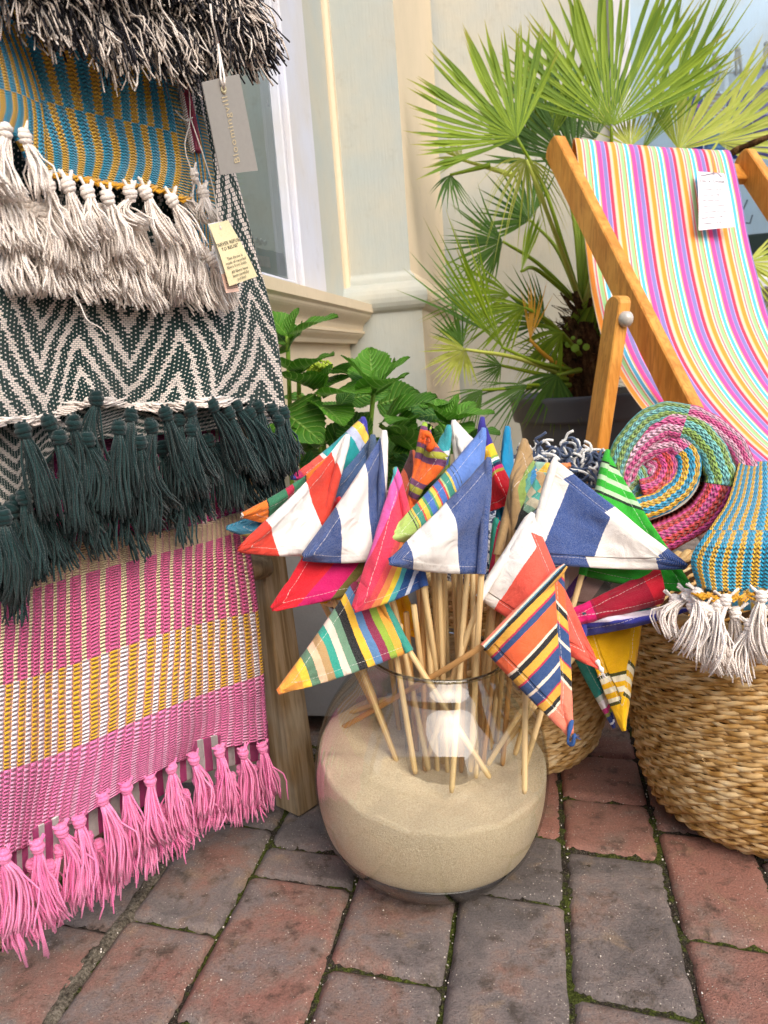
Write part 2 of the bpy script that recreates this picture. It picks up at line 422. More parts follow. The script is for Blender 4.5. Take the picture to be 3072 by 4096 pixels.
# window frame on plane X=XW: y where the picture edges fall
yA = Xp(1204, 1108, XW)[1]; yB = Xp(1306, 1139, XW)[1]; yC = Xp(1383, 1150, XW)[1]; yD = YP
HT = 2.6
win = MB(); zb = ZS + .012
box(win, (XW - .012, (yA + yB) / 2 + .012, (zb + HT) / 2), (.012, 0, 0), (0, (yB - yA) / 2 - .012, 0), (0, 0, (HT - zb) / 2), bev=.004)
box(win, (XW - .024, yA + .012, (zb + HT) / 2), (.012, 0, 0), (0, .011, 0), (0, 0, (HT - zb) / 2 - .001), bev=.003)
box(win, (XW - .024, (YN + yA) / 2, zb + .012), (.012, 0, 0), (0, (yA - YN) / 2, 0), (0, 0, .0125), bev=.003)
wf = obj('window', win, WHITE, shop, smooth=False)
mb = MB(); box(mb, (XW - .05, (yB + yC) / 2, (zb + HT) / 2), (.045, 0, 0), (0, (yC - yB) / 2 - .001, 0), (0, 0, (HT - zb) / 2 + .01))
obj('reveal', mb, SAGE, shop, smooth=False)
mb = MB(); box(mb, (XW - .035, (yC + yD) / 2 + .01, (zb + HT) / 2), (.045, 0, 0), (0, (yD - yC) / 2 + .008, 0), (0, 0, (HT - zb) / 2 + .015), bev=.008)
obj('reveal', mb, CREAM, shop, smooth=False)
def glassmat(name, tint='#ffffff', ior=1.5, rough=.02, cap=1.0, gain=1.0):
    m = bpy.data.materials.new(name); m.use_nodes = True; nt = m.node_tree; nt.nodes.clear()
    o = nt.nodes.new('ShaderNodeOutputMaterial'); t = nt.nodes.new('ShaderNodeBsdfTransparent'); g = nt.nodes.new('ShaderNodeBsdfGlossy')
    fr = nt.nodes.new('ShaderNodeFresnel'); fr.inputs[0].default_value = ior; mx = nt.nodes.new('ShaderNodeMixShader')
    t.inputs[0].default_value = lin(tint); g.inputs['Roughness'].default_value = rough
    fx = X(nt, fr.outputs[0]) * gain; fx = fx.mn(cap); nt.links.new(fx.k, mx.inputs[0]); nt.links.new(t.outputs[0], mx.inputs[1]); nt.links.new(g.outputs[0], mx.inputs[2]); nt.links.new(mx.outputs[0], o.inputs[0])
    return m, nt, mx, t, fr
PANE = glassmat('window_glass', '#e2efef', 1.6)[0]
mb = MB(); mb.add([(XW - .032, YN, zb + .02), (XW - .032, yA + .006, zb + .02), (XW - .032, yA + .006, HT), (XW - .032, YN, HT)], [(0, 1, 2, 3)]); obj('pane', mb, PANE, wf, smooth=False)
mb = MB(); RI = paint('interior_wall', '#cbd8d8')
mb.add([(-.98, YN, .5), (-.98, 3.0, .5), (-.98, 3.0, HT), (-.98, YN, HT), (-1.3, 2.6, HT), (XW - .1, 2.6, HT), (XW - .1, 2.6, .5), (-1.3, 2.6, .5)], [(0, 1, 2, 3), (7, 6, 5, 4)])
mb.add([(-1.3, YN, zb - .01), (XW - .08, YN, zb - .01), (XW - .08, 2.6, zb - .01), (-1.3, 2.6, zb - .01)], [(0, 1, 2, 3)])
obj('interior_wall', mb, RI, shop, smooth=False)
# pilaster: shaft, torus moulding, plinth
PX = Yp(1641, 1076, YP)[0]; PX0 = XW - .02; YB = YP + .92
zt = Yp(1555, 1088, YP)[2]; zm = Yp(1600, 1150, YP)[2]; zl = Yp(1600, 1250, YP)[2]
pb = Yp(1728, 1262, YP - .03)[0]
prof_out = [(0, HT), (0, zt)] + ogee(zt, zt - .02, 0, .014, 5) + [(.016, zt - .03)]
r = (zt - .035 - zl) / 2; zc = zl + r
prof_out += [(.022 + r * .75 * sin(a), zc + r * cos(a)) for a in [pi * k / 10 for k in range(1, 10)]] + [(.030, zl), (.030, 0)]
def column(mb, fx0, fx1, fy0, fy1, prof):
    V = []; Fc = []; n = len(prof)
    for (o_, z) in prof: V += [(fx0, fy0 - o_, z), (fx1 + o_, fy0 - o_, z), (fx1 + o_, fy1, z)]
    return V, n
V, n = column(None, PX0, PX, YP, YB, prof_out)
mb = MB(); mb.add(V, [(3 * i, 3 * i + 3, 3 * i + 4, 3 * i + 1)[::-1] for i in range(n - 1)], [(v[0], v[2]) for v in V])
pf = obj('pilaster', mb, SAGE, shop, smooth=False)
mb = MB(); mb.add([(a, b, c_) for a, b, c_ in V], [(3 * i + 1, 3 * i + 4, 3 * i + 5, 3 * i + 2)[::-1] for i in range(n - 1)], [(v[0], v[2]) for v in V])
obj('pilaster_side', mb, CREAM, shop, smooth=False)
# rear wall and its window
YW = Xp(1793, 1076, PX)[1]; YW = min(max(YW, YP + .5), YP + .95)
wx0 = Yp(2440, 300, YW)[0]; wz0 = Yp(3040, 1130, YW)[2]; wzt = HT
mb = MB()
def wallq(x0, x1, z0, z1): box(mb, ((x0 + x1) / 2, YW + .1, (z0 + z1) / 2), ((x1 - x0) / 2, 0, 0), (0, .1, 0), (0, 0, (z1 - z0) / 2))
wallq(PX - .02, wx0, 0, HT); wallq(wx0, 3.2, 0, wz0)
obj('rear_wall', mb, WALLG, shop, smooth=False)
mb = MB()
fw = .07
box(mb, (wx0 + fw / 2, YW + .0, (wz0 + HT) / 2), (fw / 2, 0, 0), (0, .035, 0), (0, 0, (HT - wz0) / 2), bev=.006)
box(mb, ((wx0 + 3.2) / 2 + fw, YW - .01, wz0 + .045), ((3.2 - wx0) / 2, 0, 0), (0, .05, 0), (0, 0, .045), bev=.006)
box(mb, ((wx0 + 3.2) / 2 + fw, YW - .03, wz0 - .008), ((3.2 - wx0) / 2 + .02, 0, 0), (0, .07, 0), (0, 0, .018), bev=.005)
w2 = obj('window', mb, WHITE, shop, smooth=False)
mb = MB(); mb.add([(wx0 + fw, YW + .03, wz0 + .09), (3.2, YW + .03, wz0 + .09), (3.2, YW + .03, HT), (wx0 + fw, YW + .03, HT)], [(0, 1, 2, 3)])
obj('pane', mb, glassmat('rear_window_glass', '#e9f1f7', 1.5)[0], w2, smooth=False)
mb = MB(); yi = YW + .75
mb.add([(wx0 - .2, yi, wz0 - .1), (3.2, yi, wz0 - .1), (3.2, yi, HT), (wx0 - .2, yi, HT)], [(0, 1, 2, 3)])
mb.add([(wx0 - .2, YW + .2, wz0 + .02), (3.2, YW + .2, wz0 + .02), (3.2, yi, wz0 + .02), (wx0 - .2, yi, wz0 + .02)], [(0, 1, 2, 3)])
obj('interior_wall', mb, paint('interior_pale_blue', '#cfe2ee'), shop, smooth=False)
# things seen in the rear window
yk = YW + .16
def atk(px, py, dy=0): return Yp(px, py, yk + dy)
STR = plain('twine', '#d9d2c4', .9)
mb = MB(); tube(mb, [atk(2740, 262), atk(2860, 292), atk(2960, 290), atk(3090, 262)], .0022, 6); obj('peg_line', mb, STR, loc=atk(2860, 292), label='thin string line of pegged cards inside the rear shop window', cat='string')
PEG = plain('peg_wood', '#e9e2cf', .7)
cards = [((2815, 285), (2900, 283), (2898, 362), (2818, 366), 2860, 218, '#e9f1f2', 'white card pegged on the window string, leftmost'), ((2912, 286), (2990, 272), (2998, 345), (2918, 362), 2951, 198, '#eaf3f3', 'white card pegged on the window string, tilted in the middle'), ((3028, 262), (3110, 262), (3110, 345), (3028, 345), 3066, 176, '#c9cbea', 'lilac card pegged on the window string at the photo edge')]
for a, b, c_, d_, pxp, pyp, h, lab in cards:
    P = [atk(*q) for q in (a, b, c_, d_)]; t = empty('pegged_card', P[0], lab, 'card', 'cards pegged along the window string')
    m_ = MB(); grid_shell(m_, [[P[0], P[1]], [P[3], P[2]]], .002, [[(0, 1), (1, 1)], [(0, 0), (1, 0)]])
    obj('card', m_, plain('card_paper', h, .8, amp=.04), t, smooth=False)
    q0 = atk(pxp, pyp, -.006); q1 = atk(pxp + 4, pyp + 100, -.006)
    m_ = MB(); dv = q1 - q0
    for sx in (-1, 1): tube(m_, [q0 + np.array([sx * .002, 0, 0]), q0 + dv * .3 + np.array([sx * .006, 0, 0]), q0 + dv + np.array([sx * .009, 0, 0])], [.006, .007, .004], 8)
    lathe(m_, q0 + np.array([0, 0, -.004]), [(-.005, .005), (0, .010), (.008, .010), (.013, .005), (.014, .0005)], 12)
    obj('peg', m_, PEG, t)
bags = [(2745, 2812, 385, 640, '#31519e', '#c95bd0', 'deep blue bag with magenta stripes hanging under the string, leftmost'), (2815, 2902, 375, 470, '#c8ab98', '#e8e4e6', 'tan and white bag hanging below the first pegged card'), (2905, 3010, 362, 640, '#4a5ba8', '#7d6fc0', 'blue bag hanging below the tilted pegged card'), (3012, 3110, 350, 640, '#8f7fc4', '#e2dbe6', 'lilac patterned bag hanging at the photo edge'), (2818, 2900, 472, 640, '#6f9ad0', '#9cc0e6', 'pale blue bag low in the rear window')]
for x0, x1, y0, y1, h1, h2, lab in bags:
    P = [atk(x0, y0, .04), atk(x1, y0, .04), atk(x1, y1, .04), atk(x0, y1, .04)]
    m_ = MB(); G = [[P[0] * (1 - s) + P[1] * s + (P[3] - P[0]) * t + np.array([0, -.02 * sin(pi * s) * (.4 + t), 0]) for s in np.linspace(0, 1, 7)] for t in np.linspace(0, 1, 9)]
    grid_shell(m_, G, .004, [[(s, t) for s in np.linspace(0, 1, 7)] for t in np.linspace(0, 1, 9)])
    bm = mat('bag_cloth', lambda c, h1=h1, h2=h2: (lambda u, v: dict(c=c.mix((v * 5.5 + c.noise(c.obj(), 20) * .5).frac().lt(.34), h1, h2)))(*c.uv()), .8)
    t = empty('hanging_bag', P[0], lab, 'bag', 'bags hanging in the rear window'); obj('bag_body', m_, bm, t)
    m_ = MB(); q = [P[0] * .7 + P[1] * .3, P[0] * .6 + P[1] * .4 + np.array([0, 0, .05]), P[0] * .4 + P[1] * .6 + np.array([0, 0, .05]), P[0] * .3 + P[1] * .7]
    tube(m_, q, .003, 6); obj('handle', m_, bm, t)
# low planter seen through the pane, wire hook
mb = MB(); box(mb, atk(3090, 985, .05), (.16, 0, 0), (0, .03, 0), (0, 0, .05), bev=.005); obj('window_box', mb, plain('dark_green_tin', '#3d4a40', .6), loc=atk(3090, 985, .05), smooth=False, label='dark green tin box low inside the rear window', cat='box')
mb = MB(); tube(mb, [atk(2990, 800), atk(2968, 850), atk(2975, 890), atk(3000, 893), atk(3010, 860)], .0035, 8); obj('wire_hook', mb, plain('grey_wire', '#8a9196', .4), loc=atk(2990, 800), label='grey wire loop hanging inside the rear window', cat='hook')
# things seen in the near window
def atw(px, py, dx): return Xp(px, py, XW - .06 - dx)
BL = plain('pale_blue_paint', '#a9cdd8', .6, amp=.05)
t = empty('display_box', atw(1060, 1080, .12), 'pale blue scalloped display box behind the near window pane', 'box')
mb = MB()
G = []
for i in range(9):
    v = i / 8; G.append([atw(985 + 145 * s - 25 * v * (1 - s) + 26 * v * s, 980 + 95 * v + 30 * s + (4 * abs(sin(s * 9)) if i == 0 else 0), .12) for s in np.linspace(0, 1, 19)])
grid_shell(mb, G, .03, [[(0, 0)] * 19] * 9); obj('box_front', mb, BL, t, smooth=False)
mb = MB(); G = [[atw(1002 + 75 * s + 6 * v, 1015 + 42 * v + 14 * s, .117) for s in (0, .5, 1)] for v in (0, 1)]; grid_shell(mb, G, .002, [[(0, 0)] * 3] * 2)
obj('label_card', mb, plain('label_white', '#dfe3e8', .8, nsc=60, amp=.3), t, smooth=False)
mb = MB()
for k in range(22):
    a = k / 21; q = atw(1000 + 62 * a, 970 - 10 * abs(sin(a * 11)) + 18 * a, .10); tube(mb, [q, q + np.array([0, .004, .012]), q + np.array([0, .008, 0])], .0012, 5)
obj('lace_trim', mb, plain('lace', '#e8ebe8', .9), t)
t = empty('wire_basket', atw(950, 60, .2), 'dark wire hanging basket of pale flowers behind the near pane', 'basket')
mb = MB(); ring = [atw(950 + 52 * cos(a), 42 + 28 * sin(a), .2 + .03 * sin(a)) for a in np.linspace(0, 2 * pi, 24)]; tube(mb, ring, .002, 5)
for k in range(7): a = -2.6 + k * .45 + .3; tube(mb, [ring[int(k * 3.3)], (ring[int(k * 3.3)] + atw(950, 110, .2)) / 2 + np.array([0, 0, -.01]), atw(950, 112, .2)], .0015, 5)
obj('wire_frame', mb, plain('wire_bronze', '#77706a', .4), t)
mb = MB()
for k in range(60):
    q = atw(960 + rnd.gauss(0, 24), 75 + rnd.gauss(0, 18), .2 + rnd.uniform(-.02, .02)) if k < 40 else atw(970 + rnd.gauss(0, 12), 178 + rnd.gauss(0, 12), .2)
    s = rnd.uniform(.006, .012); a, b = frame(np.array([rnd.gauss(0, 1), rnd.gauss(0, 1), rnd.gauss(0, 1) + .01]))
    mb.add([q, q + a * s, q + (a + b) * s * .8, q + b * s], [(0, 1, 2, 3)])
obj('flowers', mb, plain('dried_petals', '#e4e2d4', .9), t)
mb = MB()
ln = [atw(1083, 200, .03), atw(1076, 300, .03), atw(1090, 420, .03), atw(1100, 520, .03)]; tube(mb, ln, .0012, 5)
for (px, py) in [(1083, 230), (1072, 418), (1100, 415), (1112, 500), (1106, 515), (1090, 455)]:
    q = atw(px, py, .03); s = .011
    V = [q + np.array([0, cos(2 * pi * k / 10) * s * (1 if k % 2 else .45), sin(2 * pi * k / 10) * s * (1 if k % 2 else .45)]) for k in range(10)]
    V += [q + np.array([.003, 0, 0]), q - np.array([.003, 0, 0])]; mb.add(V, [(k, (k + 1) % 10, 10) for k in range(10)] + [((k + 1) % 10, k, 11) for k in range(10)])
obj('star_garland', mb, plain('garland_white', '#eef0ee', .6), loc=ln[0], smooth=False, label='string of small white stars hanging beside the near window frame', cat='garland')

# ---------------------------------------------------------------- the other side of the street (seen only in the glass)
st_t = empty('terraced_building', (0, -7, 0), 'pale terrace across the street, seen only as a reflection in the glass', 'building')
mb = MB(); box(mb, (0, -7.5, 1.9), (7, 0, 0), (0, .5, 0), (0, 0, 1.9)); obj('wall', mb, paint('terrace_render', '#c9c2b6'), st_t, smooth=False)
mb = MB(); box(mb, (0, -7.35, 3.86), (7.1, 0, 0), (0, .5, 0), (0, 0, .055), bev=.01); obj('cornice', mb, WHITE, st_t, smooth=False)
DG = plain('dark_window_glass', '#26303a', .08, .6)
for zc in (1.3, 2.9):
    for xc in (-5.2, -3.4, -1.2, .6, 2.6, 4.6):
        mb = MB(); box(mb, (xc, -6.985, zc), (.48, 0, 0), (0, .03, 0), (0, 0, .62), bev=.01); f_ = obj('window', mb, WHITE, st_t, smooth=False)
        for sx in (-1, 1):
            mb = MB(); box(mb, (xc + sx * .215, -6.95, zc), (.19, 0, 0), (0, .01, 0), (0, 0, .54)); obj('pane', mb, DG, f_, smooth=False)
# ---------------------------------------------------------------- glass vase of sand
VC = np.array([-.182, .962, .0]); TL = radians(6.0); VA = np.array([sin(TL), 0, cos(TL)])
vprof = [(.0, .060), (.0015, .080), (.008, .096), (.02, .115), (.05, .1395), (.08, .152), (.11, .1585), (.145, .1605), (.18, .157), (.21, .150), (.235, .140), (.26, .1255), (.28, .110), (.295, .103), (.305, .0965), (.314, .092)]
def smoothprof(pf, n=46):
    P = [np.array(q) for q in pf]; return [tuple(crom(P, k / n)) for k in range(n + 1)]
vp = smoothprof(vprof); VB = VC + np.array([.002, 0, .001])
vase = empty('glass_vase', VB, 'large round clear glass vase of sand and flag sticks on the brick paving', 'vase')
GL, gnt, gmx, gtr, gfr = glassmat('vase_glass', '#fafcfa', 1.5, .0, .36, 2.3)
mb = MB(); lathe(mb, VB, vp, 96, VA); obj('bowl', mb, GL, vase)
GB = glassmat('vase_base_glass', '#7d8782', 1.6, .02)[0]
mb = MB(); lathe(mb, VB, [(.0005, .058), (.0012, .078), (.007, .0925), (.018, .1090), (.030, .1215), (.045, .1330), (.058, .1400), (.045, .1290), (.030, .1130), (.022, .095), (.016, .06), (.015, .005)], 96, VA); obj('base', mb, GB, vase)
mb = MB(); top = vp[-1]
lathe(mb, VB, [(top[0] - .004, top[1] - .0025)] + [(top[0] + .0030 * sin(a), top[1] - .0012 + .0030 * cos(a)) for a in np.linspace(-.6, pi + .6, 12)], 96, VA)
GRm, _n, _m, _t, _f = glassmat('vase_rim_glass', '#d8dcd2', 1.9, .05); obj('rim', mb, GRm, vase)
# sand: body following the glass, uneven top
def vr(z):
    for (z0, r0), (z1, r1) in zip(vp, vp[1:]):
        if z0 <= z <= z1: return r0 + (r1 - r0) * (z - z0) / (z1 - z0 + 1e-9)
    return .08
def sandz(a, r):  # a angle; front = -y
    s = .166 - .013 * max(0, -sin(a)) * (r / .15) ** 1.5 + (.016 if cos(a) < 0 else -.002) * abs(cos(a)) * (r / .15) + .008 * max(0, sin(a)) * (r / .15)
    x, y = r * cos(a), r * sin(a)
    return s + .007 * nz3(x * 22, y * 22, 1) + .0016 * nz3(x * 60, y * 60, 7) - .005 * math.exp(-((x - .02) ** 2 + (y + .02) ** 2) / .0016)
mb = MB(); V = []; n = 128; ax, ay = np.array([VA[2], 0, -VA[0]]), np.array([0, 1., 0])
def vpt(r, a, z): return VB + VA * z + (ax * cos(a) + ay * sin(a)) * r
levels = 22
for k in range(n):
    a = 2 * pi * k / n; zt_ = sandz(a, .153); col = []
    for i in range(levels + 1):
        z = .0205 + (zt_ - .0205) * i / levels; col.append(vpt(vr(z) - .0035 - .030 * max(0, 1 - (z - .0205) / .045) ** 2, a, z))
    for i in range(1, 26):
        r = (vr(zt_) - .0035) * (1 - i / 26); col.append(vpt(r, a, sandz(a, r)))
    V.append(col)
m = len(V[0]); vv = [p for c_ in V for p in c_]; Fc = []
for k in range(n):
    for i in range(m - 1):
        a = k * m + i; b = ((k + 1) % n) * m + i; Fc.append((a, b, b + 1, a + 1))
vv.append(VB + VA * sandz(0, 0)); Fc += [(k * m + m - 1, ((k + 1) % n) * m + m - 1, n * m) for k in range(n)]
mb.add(vv, Fc)
def sandm(c):
    o = c.geo(); n1 = c.noise(o, 7, 3); n2 = c.noise(o, 480, 3, .85); n3 = c.noise(o, 1900, 2, .8)
    col = c.ramp(n2 * .5 + n3 * .5, [(.3, '#b89c74'), (.5, '#ecd7b4'), (.64, '#fdf3de')]); col = c.val(col, n1 * .3 + .86)
    return dict(c=c.mix(c.vor(o, 900).lt(.12) * .6, col, '#e6dac0'), h=n3 * .5 + n2 + c.noise(o, 260, 4, .8) * .9, s=.7, d=.003)
obj('sand', mb, mat('sand', sandm, .95, .2), loc=VB, label='pale beige sand heaped inside the round glass vase', cat='sand', kind='stuff')
slv = VB + VA * .150 + np.array([.018, -.012, 0]); sleeve_ = empty('plastic_sleeve', slv, 'clear crinkled plastic sleeve round the sticks inside the vase', 'sleeve')
mb = MB(); V = []; Fc = []
for i in range(25):
    z = .145 * i / 24; rr_ = .052 + .006 * (i / 24)
    for k in range(60):
        a = 2 * pi * k / 60; r = rr_ * (1 + .030 * sin(a * 5 + z * 20) + .03 * nz3(cos(a) * 3, sin(a) * 3, z * 30)) + .0012 * nz3(cos(a) * 9, sin(a) * 9, z * 90); V.append(slv + ax * r * cos(a) + ay * r * sin(a) + VA * z)
for i in range(24):
    for k in range(60): a = i * 60 + k; b = i * 60 + (k + 1) % 60; Fc.append((a, b, b + 60, a + 60))
mb.add(V, Fc); obj('film', mb, glassmat('clear_film', '#fbfcfc', 1.5, .03, .5, 1.8)[0], sleeve_)
# ---------------------------------------------------------------- pennants
def stickm(c):
    u, v = c.uv(); o = c.obj(); g = c.noise(c.vec(u * 14, v * .02, c.var() * 40), 1.0, 3, .6); f = c.noise(c.vec(u * 40, v * .15, c.var() * 9), 1, 2)
    col = c.ramp(g, [(.3, '#b98d55'), (.45, '#dcbb84'), (.7, '#edd5a4')]); col = c.mix(c.var().gt(.9) * .6, col, '#b06f22')
    return dict(c=c.val(col, (f - .5) * .35 + .96 + c.var() * .0), h=g + f * .5, s=.4, d=.0008)
STICK = mat('pine_dowel', stickm, .6, .3)
def flagmat(name, stops, back, speck, thick):
    """stops [(pos,hex)], UV=(stripe coordinate 0..1, along), UV2=(dist to upper edge, dist to lower edge) in metres"""
    def fn(c):
        s, l = c.uv(); d1, d2 = c.uv('UVEdge'); kk, h0 = c.uv('UVHem')
        wv = c.noise(c.obj(), 14, 2)
        fray = c.noise(c.obj(), 900, 2)
        dm = d1.mn(d2); inh = d1.lt(.0135).mx(d2.lt(.0135))
        if back: s = s + kk * inh
        s = s + (fray - .5) * .012 + (wv - .5) * .01
        col = c.ramp(s, stops, True)
        tx = c.sep(c.geo()); gx, gy, gz = c.sep(c.obj())
        # canvas weave: two crossed thread directions laid in the cloth
        a = (l * 2 * pi).sin(); b = ((h0 + (a * .04)) * 2 * pi).sin(); w = (a * b) * .5 + .5
        n2 = c.noise(c.obj(), 1500, 2, .7); n1 = c.noise(c.obj(), 60, 3)
        col = c.val(col, (n2 - .5) * (.55) + (n1 - .5) * .12 + 1.0)
        white = (w * n2 * 1.6).gt(.58); col = c.mix(white * speck, col, '#e8e6e4')
        st = dm.gt(.0105 if back else .0085) * dm.lt(.0110 if back else .0090) * (l * .35).frac().gt(.25)
        col = c.mix(st * .6, col, '#efe9e2')
        step = dm.sm(.0125, .0142) * -1.6 if back else dm.sm(.0085, .0105) * -.5
        pk = dm.lt(.0125) * (l * .55).sin() * (c.noise(c.obj(), 90, 2)) * 1.6; cr = c.noise(c.map(c.obj(), (1, 1, 1)), 26, 3, .5, 2.0) * 6.0
        return dict(c=col, h=w * .5 + n2 * .4 + step * 2.2 - st * 2.0 + pk + cr, s=.75, d=.0008)
    return mat(name, fn, .92, .1, Sheen_Weight=.15)
fcount = [0]
def flag(label, T, B, P, ax0, ax1, sdir, stops, stick=None, back=False, bulge=.006, curl=.008, speck=.25, hemw=.0, sleeve=None, seed=0, under=0.0, tipw=.04, stickvar=.3, top_over=.012, sg=(34, 26), stickline=None):
    """T,B,P = (px,py,d) hoist top, hoist bottom, tip; stripes run along picture direction sdir, s=0 at ax0, 1 at ax1"""
    rr = random.Random(seed + 11); A = [np.array(q[:2], float) for q in (T, B, P)]; W3 = [D(*q) for q in (T, B, P)]
    perp = np.array([-sdir[1], sdir[0]], float); p0 = np.array(ax0, float); L_ = (np.array(ax1, float) - p0) @ perp
    S = [((q - p0) @ perp) / L_ for q in A]
    base = empty('pennant_flag', (W3[1] + W3[0]) / 2, label, 'flag', 'bunting pennants on sticks in the vase')
    nu, nv = sg; t3, b3, p3 = W3; e1 = nz(t3 - b3); N = nz(np.cross(p3 - b3, t3 - b3))
    if N @ (CAM - b3) < 0: N = -N
    lu = np.linalg.norm(p3 - (t3 + b3) / 2); ph = rr.uniform(0, 6)
    def edge_d(p, a, b): t = b - a; return np.linalg.norm(np.cross(p - a, t)) / np.linalg.norm(t)
    # gradient of s in the flat cloth plane
    Mx = np.array([t3 - b3, p3 - b3, N]); gr = np.linalg.solve(Mx, np.array([S[0] - S[1], S[2] - S[1], 0]))
    def inn(a, b, other):
        t = nz(b - a); q = (other - a) - t * ((other - a) @ t); return nz(q)
    k1 = gr @ inn(t3, p3, b3); k2 = gr @ inn(b3, p3, t3)
    G = []; U = []; E = []; H = []
    for i in range(nu + 1):
        u = i / nu * (1 - tipw); g = []; ur = []
        for j in range(nv + 1):
            v = j / nv; a = b3 + (t3 - b3) * v; q = a + (p3 - a) * u
            d1 = edge_d(q, t3, p3); d2 = edge_d(q, b3, p3)
            s = S[1] * (1 - v) * (1 - u) + S[0] * v * (1 - u) + S[2] * u
            w = (1 - u) ** .6
            ed = min(v, 1 - v) * 2
            disp = bulge * sin(pi * min(1, u * 1.05)) * (.6 + .4 * sin(v * pi)) + curl * w * sin(v * 5.2 + ph + u * 4) + .0016 * nz3(q[0] * 60, q[2] * 60, seed) * w + .0040 * nz3(u * 5 + seed, v * 2.6, seed) + .0018 * nz3(u * 14 + seed, v * 7, seed) - curl * 1.2 * (1 - ed) ** 3 * w
            q2 = q + N * disp - np.array([0, 0, .004]) * sin(pi * u) * 1.0
            g.append(q2); ur.append((s, u * lu / .0016)); E.append((d1, d2))
            kk = (-2 * d1 * k1) if d1 < d2 else (-2 * d2 * k2); H.append((kk, v * np.linalg.norm(t3 - b3) / .0016 * (1 - u)))
        G.append(g); U.append(ur)
    # hem thickness: push hems outward a little
    mb = MB(); nP = (nu + 1) * (nv + 1)
    if N @ np.cross(np.array(G[1][0]) - G[0][0], np.array(G[0][1]) - G[0][0]) < 0:
        pass
    grid_shell(mb, G, -.0016 if (N @ np.cross(G[1][2] - G[0][2], G[0][3] - G[0][2])) > 0 else .0016, U)
    EE = E + E; HH = H + H
    # sleeve round the stick
    tl = nz(t3 - b3); s_top, s_bot = S[0], S[1]; sx, sy = frame(tl); ns = 12; V = []; Uu = []; Fc = []
    for i in range(13):
        v = i / 12; c_ = b3 + (t3 - b3) * v
        for k in range(ns):
            an = 2 * pi * k / ns; rad_ = .0062 + .0006 * sin(k * 2 + i)
            if i == 12: rad_ *= .55
            V.append(c_ + (sx * cos(an) + sy * sin(an) * .9) * rad_)
            ds = gr @ ((sx * cos(an) + sy * sin(an)) * .006)
            Uu.append((s_bot + (s_top - s_bot) * v + ds + (sleeve or 0), 50 + an * 4)); EE.append((1, 1)); HH.append((0, v * 90))
    if stickline is None:
        for i in range(12):
            for k in range(ns):
                a = i * ns + k; b = i * ns + (k + 1) % ns; Fc.append((a, b, b + ns, a + ns))
        Fc.append(tuple(range(12 * ns, 13 * ns))); mb.add(V, Fc, Uu)
    else: EE, HH = EE[:-13 * ns], HH[:-13 * ns]
    fcount[0] += 1
    fm = flagmat('flag_canvas', stops, back, speck, 0)
    o = obj('cloth', mb, fm, base); me = o.data; li = np.zeros(len(me.loops), dtype=np.int32); me.loops.foreach_get('vertex_index', li)
    for nm, arr in (('UVEdge', EE), ('UVHem', HH)):
        l = me.uv_layers.new(name=nm); l.data.foreach_set('uv', np.array(arr, dtype=np.float32)[li].ravel())
    sb = MB(); tp = t3 - tl * .006
    if stick is None: bot = b3 - tl * .10
    else: bot = Zp(stick[0], stick[1], stick[2] if len(stick) > 2 else .17)
    mid = b3
    if stickline: tp = D(*stickline); mid = b3 = tp + (bot - tp) * .1; tl = nz(tp - bot)
    pts = [bot] + [bot + (b3 - bot) * k / 5 for k in range(1, 5)] + [b3 + tl * .01, (b3 + tp) / 2, tp]
    pts = [bot, bot + (b3 - bot) * .02] + pts[1:]
    tube(sb, pts, [.0024, .0037] + [.0039] * (len(pts) - 2), 10, c=stickvar + .001)
    obj('stick', sb, STICK, base)
    return base
BW = '#f1ece6'; BL_ = '#1b4284'; DN = '#2e5689'
def st(*a):
    """st(w,hex,w,hex...) -> normalised stops from 0"""
    tot = sum(a[::2]); p = 0; o = []
    for w, h in zip(a[::2], a[1::2]): o.append((p / tot, h)); p += w
    return o
# front, left to right
flag('white and royal blue pennant with blue tip, frontmost above the vase rim', (1955, 1830, .935), (1925, 2296, .925), (1540, 2252, .90), (1540, 2252), (1960, 2100), (60, 285), [(0, BL_), (.235, BW), (.66, BL_)], stick=(1882, 3085), bulge=.010, speck=.45, seed=1, stickvar=.2)
flag('white and blue pennant with white edge, between the red pennant and the rainbow one', (1538, 1722, .99), (1520, 2240, .975), (1198, 2238, .95), (1198, 2238), (1560, 2100), (25, 240), [(0, BL_), (.435, BW), (.78, BL_), (.985, BW)], stick=(1662, 3094), bulge=.016, curl=.010, speck=.45, seed=2, stickvar=.5)
flag('red pennant with a broad white stripe, largest at the left of the bunch', (1392, 1738, 1.0), (1262, 2215, .985), (935, 2204, .94), (935, 2204), (1400, 1900), (60, 155), [(0, '#d8402f'), (.29, '#f0ece8'), (.655, '#d8402f'), (.93, '#f3ece6')], stick=(1590, 3052), bulge=.012, speck=.10, seed=3, stickvar=.4)
flag('red, magenta and olive striped pennant, lowest fold below the red and white one', (1350, 1990, 1.01), (1560, 2330, 1.0), (1070, 2447, .955), (1072, 2447), (1560, 2260), (-110, 125), [(0, '#d8202e'), (.18, '#e02431'), (.26, '#c81763'), (.575, '#6c6430'), (.71, '#c96a7d'), (.88, '#6c6430')], stick=(1715, 3080), bulge=.008, speck=.06, seed=4)
